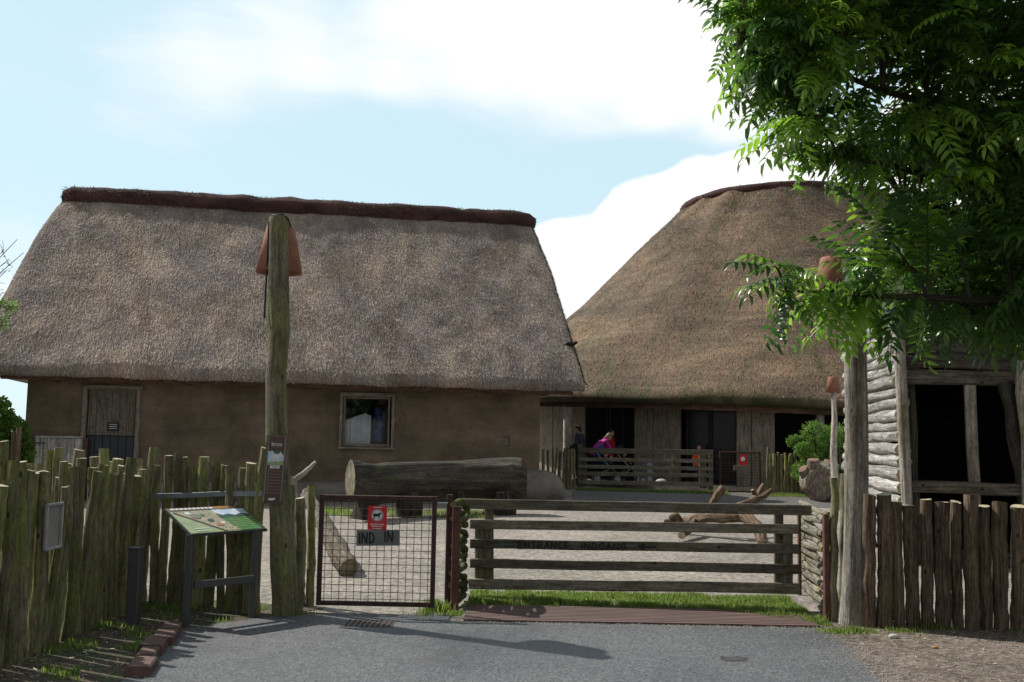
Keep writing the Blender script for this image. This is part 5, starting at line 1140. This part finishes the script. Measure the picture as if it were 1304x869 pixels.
def twig_tree():
    root = thing('willow_sapling', (-11.2, 19.2, 0), 'airy young tree with thin pale twigs at the left picture edge', 'tree'); rr = random.Random(9)
    mb = MB(); mb.tube([(-11.2, 19.2, 0), (-11.25, 19.2, 1.5), (-11.2, 19.2, 3.2)], [.07, .05, .03], 8, .1); mb.build('trunk', M['tree_bark'], root)
    mb = MB(); CO, TR, TI = [], [], []; k = 0
    ends = [(5, 318, .04), (22, 305, .04), (30, 322, .04), (8, 345, .1), (-10, 300, .04), (-30, 330, .2), (12, 330, 0.05), (18, 378, 1), (28, 390, 1), (5, 372, 1), (0, 400, 1), (14, 408, 1), (-20, 380, 1), (-40, 420, 1), (-10, 430, 1), (-60, 350, .5), (22, 398, 1)]
    for (x, y, lf) in ends:
        e = at(x, y, 18.6); s = V((-11.2, 19.2, rr.uniform(2.2, 3.1))); mid = s.lerp(e, .5) + V((-.1, 0, .15)); pts = [s * (1 - t) ** 2 + mid * 2 * t * (1 - t) + e * t * t for t in [i / 8 for i in range(9)]]; mb.tube(pts, [.02 - .0018 * i for i in range(9)], 5, .05, cap=False)
        for q_ in range(9):
            i = rr.randrange(3, 8); p = pts[i]; d_ = ((e - s).normalized() + V([rr.uniform(-.9, .9) for _ in range(3)])).normalized(); L = rr.uniform(.15, .4); mb.tube([p, p + d_ * L * .5 + V((0, 0, .02)), p + d_ * L], [.006, .005, .003], 4, cap=False)
            for _ in range(int(34 * lf) + 1):
                pp = p + d_ * L * rr.random() + V([rr.gauss(0, .05) for _ in range(3)]); dd = V([rr.uniform(-1, 1) for _ in range(3)]).normalized(); a = rr.uniform(.03, .07); sd = dd.cross(V([rr.uniform(-1, 1) for _ in range(3)])).normalized() * a * .3
                CO.append(np.array([pp - dd * a * .5, pp + sd, pp + dd * a * .5, pp - sd])); TR.append(np.array([(0, 1, 2), (0, 2, 3)]) + k); k += 4; TI.append(np.full(4, rr.uniform(.3, 1)))
    mb.build('twigs', M['redbark'], root); mesh_arrays('foliage', np.vstack(CO), np.vstack(TR), np.concatenate(TI), M['bushleaf'], root)
twig_tree()

# ------------------------------------------------------------------ grass
def grass(name, spots, seed, hmul=1):
    rr = random.Random(seed); CO, TR, TI = [], [], []; k = 0
    for (x, y, h) in spots:
        a = rr.uniform(0, 6.28); le_ = rr.uniform(0, .6) * h; w = rr.uniform(.0022, .0045); z = gz(x, y); d_ = np.array([math.cos(a), math.sin(a), 0]); s_ = np.array([-math.sin(a), math.cos(a), 0]) * w; p = np.array([x, y, z + .002])
        m = p + d_ * le_ * .35 + np.array([0, 0, h * .6]); t = p + d_ * le_ + np.array([0, 0, h * .95]); CO.append(np.array([p - s_, p + s_, m + s_ * .8, m - s_ * .8, t])); TR.append(np.array([(0, 1, 2), (0, 2, 3), (3, 2, 4)]) + k); k += 5; TI.append(np.full(5, max(0, min(1, rr.gauss(.5, .25)))))
    o = mesh_arrays(name, np.vstack(CO), np.vstack(TR), np.concatenate(TI), M['grass'], None); return tag(o, kind='stuff')
rr = random.Random(31); sp_ = []
def patchy(x, y, s=2.2, o=0): return noise.noise(V((x * s, y * s, o)))
while len(sp_) < 30000:
    x = rr.uniform(-.38, 2.85); y = rr.uniform(9.82, 10.75) if x < 2.0 else rr.uniform(9.82 - (x - 2.0) * .85, 10.7)
    if patchy(x, y, 4.5) < -.12 and rr.random() < .8 or (y < 9.98 and x < 2.1 and patchy(x, y, 6) < .05): continue
    sp_.append((x, y, rr.uniform(.02, .055) * (1 + 1.2 * max(0, patchy(x, y, 3, 4)))))
tag(grass('grass', sp_, 1), 'bright green grass strip growing beneath the rail gate', 'grass')
sp_ = []
while len(sp_) < 5200:
    x = rr.uniform(-3.9, -2.2); y = rr.uniform(5.8, 9.9)
    if patchy(x, y, 2.9, 2) < .12 or (x > -2.68 and y < 8.5) or rr.random() > .1 + 2 * patchy(x, y, 2.9, 2): continue
    if x > -2.55 and y > 8.0 + (x + 2.55) * 1.2 + .9: pass
    if x > -2.6 and y < 8.7 + (x + 2.6): continue
    sp_.append((x, y, rr.uniform(.02, .06)))
tag(grass('grass', sp_, 2), 'patchy grass tufts on the soil verge by the left fence', 'grass')
sp_ = []
for cx_, cy_, r_, n_, h_ in ((ground_at(1092, 806).x, ground_at(1092, 806).y, .10, 500, .06), (ground_at(1185, 800).x, ground_at(1185, 800).y, .16, 900, .07), (ground_at(1060, 803).x, 8.85, .12, 500, .05), (ground_at(557, 772).x, 9.6, .09, 700, .13), (ground_at(578, 782).x, 9.4, .10, 250, .05), (3.4, 8.95, .15, 250, .05), (4.6, 9.0, .2, 300, .05), (ground_at(385, 778).x, 9.25, .15, 300, .04), (ground_at(545, 780).x, 9.35, .15, 160, .05)):
    for _ in range(n_): a = rr.uniform(0, 6.28); q_ = r_ * abs(rr.gauss(0, .6)); sp_.append((cx_ + math.cos(a) * q_ * 1.4, cy_ + math.sin(a) * q_, rr.uniform(.4, 1) * h_))
tag(grass('grass', sp_, 3), 'small weeds at the feet of the posts and palisade', 'grass')
sp_ = []
for _ in range(15000):
    t = rr.random(); x = 1.9 + 4.2 * t; y = 29.55 - .6 * t + rr.uniform(-.55, .2); sp_.append((x, y, rr.uniform(.04, .10)))
for _ in range(5000): sp_.append((rr.uniform(7, 11), rr.uniform(28.0, 28.6), rr.uniform(.04, .12)))
for _ in range(9000):
    x = rr.uniform(-4.0, -.3); y = rr.uniform(20.4, 22.2)
    if patchy(x, y, 1.3, 7) > -.1 or rr.random() < .15: sp_.append((x, y, rr.uniform(.03, .10)))
tag(grass('grass', sp_, 4), 'far grass fringes below the big trunk and the far gate', 'grass')

# loose stones and fallen leaves on the ground
def litter():
    rr = random.Random(8); mb = MB()
    for _ in range(2600):
        zone = rr.random()
        if zone < .55: x, y = rr.uniform(2.75, 6.5), rr.uniform(6.0, 9.1)
        elif zone < .75: x, y = rr.uniform(-3.3, -2.4), rr.uniform(6, 9.6)
        else: x, y = rr.uniform(-2.4, 2.5), rr.uniform(5, 9)
        s = rr.uniform(.003, .011) * (.6 if zone > .75 else 1); a = rr.uniform(0, 3); vs = [V((x + s * math.cos(a + i * 1.57) * rr.uniform(.6, 1.2), y + s * math.sin(a + i * 1.57) * rr.uniform(.6, 1.2), .011)) for i in range(4)] + [V((x, y, .012 + s * .8))]
        mb.add(vs, [[0, 1, 4], [1, 2, 4], [2, 3, 4], [3, 0, 4]])
    for _ in range(2600):
        if rr.random() < .6: y = rr.uniform(5.5, 9.0); x = 2.25 + (y - 4) * .1 + rr.gauss(0, .16)
        else: x = rr.uniform(-.5, 2.7); y = 9.0 + rr.gauss(0, .05)
        s = rr.uniform(.003, .009); a = rr.uniform(0, 3); vs = [V((x + s * math.cos(a + i * 1.57), y + s * math.sin(a + i * 1.57), .0115)) for i in range(4)] + [V((x, y, .012 + s * .7))]
        mb.add(vs, [[0, 1, 4], [1, 2, 4], [2, 3, 4], [3, 0, 4]])
    tag(mb.build('loose_gravel', M['stonewood']), 'small loose stones scattered over the soil and asphalt', 'gravel', kind='stuff')
    mb = MB()
    for _ in range(150):
        if rr.random() < .5: x, y = rr.uniform(2.8, 5.5), rr.uniform(7.0, 9.0)
        else: x, y = rr.uniform(-3.3, -2.5), rr.uniform(6.2, 9.5)
        s = rr.uniform(.012, .028); a = rr.uniform(0, 6.28); e = V((math.cos(a), math.sin(a), rr.uniform(0, .3))) * s; f = V((-math.sin(a), math.cos(a), .1)) * s * .4; c_ = V((x, y, .014)); mb.add([c_ - e, c_ + f, c_ + e, c_ - f], [[0, 1, 2], [0, 2, 3]])
    tag(mb.build('fallen_leaves', M['cut']), 'dry yellowed leaves scattered on the soil by the fences', 'leaves', kind='stuff')
litter()
q = ground_at(1138, 814); mb = MB(); mb.ball((q.x, q.y, .02), (.045, .03, .022)); tag(mb.build('pebble', M['stone_white']), 'pale pebble on the dirt before the dark palisade', 'stone')
q = ground_at(1191, 827); mb = MB(); mb.ball((q.x, q.y, .014), (.03, .018, .012)); tag(mb.build('leaf', M['signorange']), 'small yellow leaf on the dirt at the lower right', 'leaf')

# ------------------------------------------------------------------ people
def lerp3(a, b_, t): return V(a).lerp(V(b_), t)
def person(loc, face, h, label, jacket, trousers, hair, pose, mats_hair=None, sit=False, hood=False, scale_child=1.0):
    root = thing('person', loc, label, 'person', rz=face); s = h / 1.75; hs = s * (1.0 if h > 1.4 else 1.22)
    def build(mb, name, mat, vox, it=2):
        me = remesh(mb, vox, it); me.materials.clear(); me.materials.append(mat); me.name = name; o = bpy.data.objects.new(name, me); C.objects.link(o); o.parent = root; return o
    J = {k: V(v) * s for k, v in pose.items()}   # local: x right, y forward, z up
    body = MB(); T = lambda m, ks, rs: m.tube([J[k] for k in ks], [r * s for r in rs], 12)
    hd = J['head']; up = (J['head'] - J['neck']).normalized(); fw = V((0, 1, 0)); fw = (J.get('look', V((0, 1, 0)))).normalized(); rt = fw.cross(up).normalized(); fw = up.cross(rt).normalized(); Rm = Matrix((rt, fw, up)).transposed()
    hp_ = lambda x, y, z: hd + Rm @ (V((x, y, z)) * hs)
    body.ball(hd, V((.076, .095, .115)) * hs, rot=Rm); body.ball(hp_(0, .045, -.06), V((.05, .05, .055)) * hs, rot=Rm)
    body.tube([hp_(0, .09, .01), hp_(0, .118, -.022)], [.012 * hs, .018 * hs], 8); body.tube([hp_(-.024, .088, -.058), hp_(.024, .088, -.058)], [.010 * hs, .010 * hs], 6)
    for sg in (-1, 1): body.ball(hp_(sg * .078, .0, -.01), V((.012, .022, .032)) * hs, rot=Rm); body.ball(hp_(sg * .03, .088, .022), V((.018, .010, .008)) * hs, rot=Rm)
    body.tube([J['chest'], J['neck'], hp_(0, -.01, -.07)], [.09 * s, .058 * s, .055 * s], 12)
    T(body, ['pelvis', 'waist', 'chest'], [.13, .12, .14])
    for sd in 'LR':
        T(body, ['sh' + sd, 'el' + sd, 'wr' + sd], [.05, .042, .028]); T(body, ['hip' + sd, 'kn' + sd, 'an' + sd], [.085, .055, .036]); body.tube([J['chest'], J['sh' + sd]], [.1 * s, .055 * s], 10); body.tube([J['pelvis'], J['hip' + sd]], [.11 * s, .09 * s], 10)
        d_ = (J['wr' + sd] - J['el' + sd]).normalized(); c = J['wr' + sd]; pal = c + d_ * .055 * s; side = d_.cross(V((1, 0, 0)) if abs(d_.x) < .8 else V((0, 0, 1))).normalized(); body.tube([c, pal, pal + d_ * .035 * s], [.026 * s, .036 * s, .033 * s], 10, flat=.55)
        nn_ = d_.cross(side).normalized()
        for k in range(4):
            b0_ = pal + d_ * .03 * s + side * (k - 1.5) * .017 * s; l = [.07, .08, .075, .06][k] * s; body.tube([b0_, b0_ + d_ * l * .5 + nn_ * .006 * s, b0_ + d_ * l * .8 + nn_ * .028 * s], [.0095 * s, .009 * s, .007 * s], 6)
        body.tube([c + d_ * .03 * s + side * .02 * s, pal + side * .05 * s + d_ * .02 * s, pal + side * .055 * s + d_ * .05 * s], [.012 * s, .0105 * s, .008 * s], 6)
        f = J['an' + sd]; body.tube([f, f + V((0, .02, -.06)) * s, f + V((0, .15, -.07)) * s], [.035 * s, .035 * s, .03 * s], 10)
    build(body, 'body', M['skin'], .011, 1)
    jk = MB(); T(jk, ['pelvis', 'waist', 'chest'], [.175, .165, .17]); hem = J['pelvis'] + (J['pelvis'] - J['waist']).normalized() * .10 * s; jk.tube([J['pelvis'], hem], [.178 * s, .18 * s], 14)
    jk.tube([J['chest'], J['neck'] - up * .01], [.13 * s, .075 * s], 12)
    for sd in 'LR': T(jk, ['sh' + sd, 'el' + sd], [.078, .064]); jk.tube([J['el' + sd], lerp3(J['el' + sd], J['wr' + sd], .94)], [.064 * s, .045 * s], 10); jk.tube([J['chest'], J['sh' + sd]], [.14 * s, .078 * s], 12); jk.ball(J['sh' + sd], .076 * s); jk.ball(J['el' + sd], .064 * s)
    if hood: jk.tube([J['neck'] - fw * .05 * s, J['neck'] - fw * .09 * s - up * .04 * s], [.075 * s, .06 * s], 10)
    build(jk, 'jacket', jacket, .013, 3)
    tr = MB(); tr.tube([J['pelvis'] - V((0, 0, .05)) * s, J['pelvis'] + V((0, 0, .06)) * s], [.135 * s, .14 * s], 12)
    for sd in 'LR': T(tr, ['hip' + sd, 'kn' + sd], [.105, .075]); tr.tube([J['kn' + sd], lerp3(J['kn' + sd], J['an' + sd], .96)], [.075 * s, .055 * s], 10); tr.ball(J['kn' + sd], .073 * s); tr.tube([J['pelvis'], J['hip' + sd]], [.13 * s, .105 * s], 10)
    build(tr, 'trousers', trousers, .014, 3)
    for sd in 'LR':
        sh = MB(); f = J['an' + sd]; sh.tube([f + V((0, -.04, -.055)) * s, f + V((0, .06, -.055)) * s, f + V((0, .17, -.07)) * s], [.042 * s, .045 * s, .032 * s], 10); sh.tube([f, f + V((0, 0, -.05)) * s], [.048 * s, .045 * s], 10); build(sh, 'shoe', M['shoe'], .014, 1)
    hr = MB(); hr.ball(hp_(0, -.018, .022), V((.086, .098, .108)) * hs, rot=Rm); hr.ball(hp_(0, -.05, -.03), V((.075, .06, .09)) * hs, rot=Rm)
    if hair == 'long': hr.tube([hp_(0, -.06, 0), hp_(0, -.08, -.12)], [.07 * hs, .05 * hs], 10)
    if hair == 'hat': hr.ball(hp_(0, 0, .05), V((.092, .105, .08)) * hs, rot=Rm)
    ho = build(hr, 'hat' if hair == 'hat' else 'hair', mats_hair, .012, 1)
    for sg in (-1, 1): e = MB(); e.ball(hp_(sg * .031, .091, .004), V((.011, .006, .007)) * hs, rot=Rm, seg=8, ring=5); oo = e.build('eye', M['black'], None); oo.parent = root
    return root
stand = dict(pelvis=(0, 0, .92), waist=(0, 0, 1.08), chest=(0, .0, 1.32), neck=(0, 0, 1.50), head=(0, .02, 1.63), shL=(-.185, 0, 1.42), elL=(-.24, .02, 1.12), wrL=(-.22, .12, .88), shR=(.185, 0, 1.42), elR=(.24, .02, 1.12), wrR=(.22, .12, .88),
             hipL=(-.09, 0, .9), knL=(-.10, .03, .49), anL=(-.11, -.01, .09), hipR=(.09, 0, .9), knR=(.10, .03, .49), anR=(.11, -.01, .09), look=(0, 1, 0))
def P(**k): d_ = dict(stand); d_.update(k); return d_
look_down = P(head=(0, .06, 1.61), neck=(0, .02, 1.50), look=(0, 1, -.55), wrL=(-.12, .28, 1.02), elL=(-.24, .02, 1.14), wrR=(.12, .28, 1.02))
p = at(737.5, 600, 32.6); person((p.x, p.y, DK), R(65), 1.76, 'person in a dark navy jacket looking down beside the pale column', M['jacket_navy'], M['trousers'], 'short', look_down, M['hair_dark'])
bend = P(waist=(0, .05, 1.06), chest=(0, .24, 1.24), neck=(0, .36, 1.37), head=(0, .44, 1.47), shL=(-.18, .30, 1.32), shR=(.18, .30, 1.32), elL=(-.22, .40, 1.06), elR=(.22, .42, 1.06), wrL=(-.16, .62, 1.04), wrR=(.14, .64, 1.05), look=(0, 1, -.7))
p = at(758.5, 600, 32.0); person((p.x, p.y, DK), R(-80), 1.66, 'person in a magenta jacket bending over the stroller by the hall door', M['jacket_magenta'], M['trousers'], 'short', bend, M['hair_grey'], hood=True)
p = at(777, 600, 32.5); person((p.x, p.y, DK), R(-120), 1.62, 'person in a dark red jacket standing behind the magenta jacket', M['jacket_red'], M['cloth_black'], 'short', P(), M['hair_dark'])
p = at(890, 600, 31.0); person((p.x, p.y, DK), R(172), 1.20, 'small child in a bright orange jacket before the dark hall doorway', M['jacket_orange'], M['trousers'], 'long', P(head=(0, .03, 1.62)), M['hair_dark'])
p = at(893, 600, 32.2); person((p.x, p.y, DK), R(180), 1.70, 'person in black clothes standing in the dark doorway behind the orange child', M['cloth_black'], M['cloth_black'], 'short', P(wrL=(-.10, .25, 1.1), wrR=(.1, .25, 1.1)), M['hair_grey'])
sitp = dict(pelvis=(0, 0, .30), waist=(0, -.04, .46), chest=(0, -.06, .72), neck=(0, -.04, .92), head=(0, 0, 1.10), shL=(-.19, -.04, .84), elL=(-.25, .08, .6), wrL=(-.14, .3, .56), shR=(.19, -.04, .84), elR=(.25, .08, .6), wrR=(.14, .3, .56), hipL=(-.1, .05, .26), knL=(-.12, .42, .30), anL=(-.12, .5, .0), hipR=(.1, .05, .26), knR=(.12, .42, .30), anR=(.12, .5, .0), look=(0, 1, .05))
def stroller(loc, rz, label, cloth):
    r = thing('stroller', loc, label, 'stroller', 'strollers on the hall deck', rz); fr = MB(); w = .24
    def L(x, y, z): return V(loc) + Matrix.Rotation(rz, 3, 'Z') @ V((x, y, z))
    wheels = []
    for sx in (-1, 1):
        fr.tube([L(sx * w, -.48, 1.0), L(sx * w, -.22, .68), L(sx * w, .38, .16)], .013, 8); fr.tube([L(sx * w, .12, .50), L(sx * w, -.36, .16)], .013, 8)
        for y, rd in ((.40, .10), (-.38, .12)): wheels.append((sx * w * 1.12, y, rd))
    fr.tube([L(-w, -.48, 1.0), L(w, -.48, 1.0)], .017, 8); fr.tube([L(-w, .12, .5), L(w, .12, .5)], .012, 8); fr.tube([L(-w, -.36, .16), L(w, -.36, .16)], .012, 8); fr.build('frame', M['alu'], r)
    for x, y, rd in wheels:
        wl = MB(); c_ = [L(x + .0, y + rd * math.cos(a * .3927), rd + rd * math.sin(a * .3927)) for a in range(17)]; wl.tube(c_, .018, 6, cap=False); wo = wl.build('wheel', M['black'], r)
        hb = MB(); hb.tube([L(x - .012, y, rd), L(x + .012, y, rd)], rd * .82, 16); hb.build('rim', M['wheel_pale'], wo)
    st = MB(); st.add([L(-.19, -.22, .66), L(.19, -.22, .66), L(.19, -.05, .42), L(-.19, -.05, .42), L(.19, .28, .44), L(-.19, .28, .44), L(-.19, -.32, .95), L(.19, -.32, .95)], [[0, 1, 2, 3], [3, 2, 4, 5], [6, 7, 1, 0]]); st.add([L(-.19, -.26, .64), L(.19, -.26, .64), L(.19, -.06, .38), L(-.19, -.06, .38), L(.19, .28, .40), L(-.19, .28, .40), L(-.19, -.36, .94), L(.19, -.36, .94)], [[3, 2, 1, 0], [5, 4, 2, 3], [0, 1, 7, 6]]); st.build('seat', cloth, r)
    hd = MB(); n = 7; vs = []
    for i in range(n):
        a = R(100 + i * 16); 
        for j in range(9): t = j / 8; b_ = math.pi * t; vs.append(L(.22 * math.cos(b_) * 1.0, -.14 + .30 * math.cos(a) * math.sin(b_) - .02, .86 + .30 * math.sin(a) * max(.0, math.sin(b_))))
    hd.add(vs, [[i * 9 + j, i * 9 + j + 1, (i + 1) * 9 + j + 1, (i + 1) * 9 + j] for i in range(n - 1) for j in range(8)], None, 0, True); hd.build('hood', cloth, r)
    bs = MB(); bs.beam(L(0, -.22, .2), L(0, .12, .2), .36, .14); bs.build('basket', M['cloth_black'], r)
    return r
pa_ = at(775, 600, 31.5); stroller((pa_.x, pa_.y, DK), R(-88), 'stroller with a child in blue under the hands of the magenta jacket', M['cloth_blue'])
pb_ = at(800, 600, 31.2); stroller((pb_.x, pb_.y, DK), R(-85), 'dark stroller with a pink-hatted child nearer the plank wall', M['cloth_black'])
person((pa_.x - .12, pa_.y, DK + .30), R(-88), .95, 'small child dressed in blue sitting in the blue stroller', M['cloth_blue'], M['trousers'], 'hat', sitp, M['cloth_blue'])
person((pb_.x - .12, pb_.y, DK + .30), R(-85), .95, 'small child with a pale pink hat sitting in the dark stroller', M['cloth_black'], M['trousers'], 'hat', sitp, M['hat_pink'])

# dark crow on the right verge of the long roof
q0 = at(727, 438, 26.75)
br_ = thing('bird', q0, 'small dark bird perched near the right edge of the grey thatch', 'bird')
mb = MB(); mb.ball(q0, (.13, .07, .06), rot=Matrix.Rotation(R(8), 3, 'Y')); mb.ball(q0 + V((.13, 0, .035)), .045); mb.tube([q0 + V((-.10, 0, .0)), q0 + V((-.30, 0, -.05))], [.045, .02], 8, flat=.5); mb.tube([q0 + V((.16, 0, .035)), q0 + V((.22, 0, .02))], [.016, .004], 6)
me = remesh(mb, .012, 1); me.materials.clear(); me.materials.append(M['cloth_black']); me.transform(Matrix.Translation(-q0)); o = bpy.data.objects.new('body', me); C.objects.link(o); o.parent = br_
mb = MB(); 
for sx in (-.02, .05): mb.tube([q0 + V((sx, 0, -.04)), q0 + V((sx, .04, -.12))], .007, 5)
mb.build('legs', M['cloth_black'], br_)

# ------------------------------------------------------------------ light and sky
S2 = V((-.60, .335, .75)).normalized(); ELEV = math.asin(S2.z)
sun = bpy.data.lights.new('sun', 'SUN'); sun.energy = 4.9; sun.angle = R(.55); sun.color = (1, .95, .87); so = bpy.data.objects.new('sun', sun); C.objects.link(so); so.rotation_euler = S2.to_track_quat('Z', 'Y').to_euler(); so.location = (-20, 20, 30)
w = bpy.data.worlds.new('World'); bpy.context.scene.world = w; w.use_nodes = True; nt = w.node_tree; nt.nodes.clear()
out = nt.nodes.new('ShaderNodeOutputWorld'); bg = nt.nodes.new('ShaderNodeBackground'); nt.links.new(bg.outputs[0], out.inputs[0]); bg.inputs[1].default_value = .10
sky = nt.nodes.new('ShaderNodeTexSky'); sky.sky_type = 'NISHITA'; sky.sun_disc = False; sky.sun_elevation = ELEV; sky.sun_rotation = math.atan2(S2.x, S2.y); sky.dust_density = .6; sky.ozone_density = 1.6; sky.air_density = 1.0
tc = nt.nodes.new('ShaderNodeTexCoord'); G = tc.outputs['Generated']
def lobe(px, py, deg):
    d_ = ray(px, py).normalized(); n = nt.nodes.new('ShaderNodeVectorMath'); n.operation = 'DOT_PRODUCT'; nt.links.new(G, n.inputs[0]); n.inputs[1].default_value = d_
    m = N(nt, 'ShaderNodeMapRange'); m.interpolation_type = 'SMOOTHSTEP'; nt.links.new(n.outputs['Value'], m.inputs[0]); m.inputs[1].default_value = math.cos(R(deg)); m.inputs[2].default_value = math.cos(R(deg * .15)); return m.outputs[0]
def mth(op, a, b_):
    m = nt.nodes.new('ShaderNodeMath'); m.operation = op
    for i, v in enumerate((a, b_)):
        if hasattr(v, 'is_linked'): nt.links.new(v, m.inputs[i])
        else: m.inputs[i].default_value = v
    return m.outputs[0]
def lobes(lst):
    acc = 0.0
    for px, py, dg, k in lst: acc = mth('ADD', mth('MULTIPLY', lobe(px, py, dg), k), acc)
    return acc
mp = nt.nodes.new('ShaderNodeMapping'); nt.links.new(G, mp.inputs[0]); mp.inputs['Scale'].default_value = (1.6, 1.6, 6.5); mp.inputs['Location'].default_value = (.3, .1, .2)
n1 = noise_n(nt, mp.outputs[0], 2.4, 10, .55, .3)
def cloud(acc, lo, hi, amp, n):
    f = mth('ADD', acc, mth('MULTIPLY', mth('SUBTRACT', n, .5), amp)); mr = N(nt, 'ShaderNodeMapRange'); mr.interpolation_type = 'SMOOTHSTEP'; nt.links.new(f, mr.inputs[0]); mr.inputs[1].default_value = lo; mr.inputs[2].default_value = hi; return mr.outputs[0]
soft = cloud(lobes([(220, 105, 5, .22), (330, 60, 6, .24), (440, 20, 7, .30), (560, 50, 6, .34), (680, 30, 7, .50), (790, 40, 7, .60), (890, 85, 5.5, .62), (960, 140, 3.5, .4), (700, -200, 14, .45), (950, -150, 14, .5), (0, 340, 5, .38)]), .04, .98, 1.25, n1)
mp2 = nt.nodes.new('ShaderNodeMapping'); nt.links.new(G, mp2.inputs[0]); mp2.inputs['Scale'].default_value = (1, 1, 1.4)
n2 = noise_n(nt, mp2.outputs[0], 9, 9, .55, .2)
sharp = cloud(lobes([(760, 350, 4.5, .8), (830, 285, 3.6, .7), (700, 380, 5, .8), (900, 255, 3.4, .7), (965, 235, 3, .7), (1050, 240, 4, .8), (1250, 260, 9, .9)]), .22, .46, 1.25, n2)
cmask = mth('MAXIMUM', soft, sharp)
# the blue is brighter on the sunward side; unseen dim grey is added behind the viewer to lower ambient light
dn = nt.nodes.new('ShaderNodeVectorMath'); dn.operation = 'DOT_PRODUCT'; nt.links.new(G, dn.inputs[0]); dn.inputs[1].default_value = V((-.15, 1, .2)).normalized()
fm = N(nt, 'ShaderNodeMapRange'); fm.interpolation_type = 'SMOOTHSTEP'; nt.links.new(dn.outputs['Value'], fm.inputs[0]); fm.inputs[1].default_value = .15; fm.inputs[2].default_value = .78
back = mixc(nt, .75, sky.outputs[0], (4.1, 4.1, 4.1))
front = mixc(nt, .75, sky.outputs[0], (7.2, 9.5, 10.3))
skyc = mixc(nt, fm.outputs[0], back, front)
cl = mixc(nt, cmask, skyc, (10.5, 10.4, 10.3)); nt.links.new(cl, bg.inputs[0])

cam = bpy.data.cameras.new('camera'); cam.sensor_fit = 'HORIZONTAL'; cam.sensor_width = 36; cam.lens = F / 1304 * 36; cam.clip_end = 4000; cam.clip_start = .05
co = bpy.data.objects.new('camera', cam); C.objects.link(co); m = Matrix.Identity(4)
for i, v in enumerate((RT, UP, -FWD)):
    for j in range(3): m[j][i] = v[j]
for j in range(3): m[j][3] = EYE[j]
co.matrix_world = m; bpy.context.scene.camera = co
sc = bpy.context.scene; sc.view_settings.view_transform = 'Standard'; sc.view_settings.look = 'None'; sc.view_settings.exposure = 0.08; sc.view_settings.gamma = 1
sc.render.film_transparent = False
try: sc.cycles.use_denoising = True; sc.cycles.max_bounces = 8; sc.cycles.transparent_max_bounces = 8
except Exception: pass
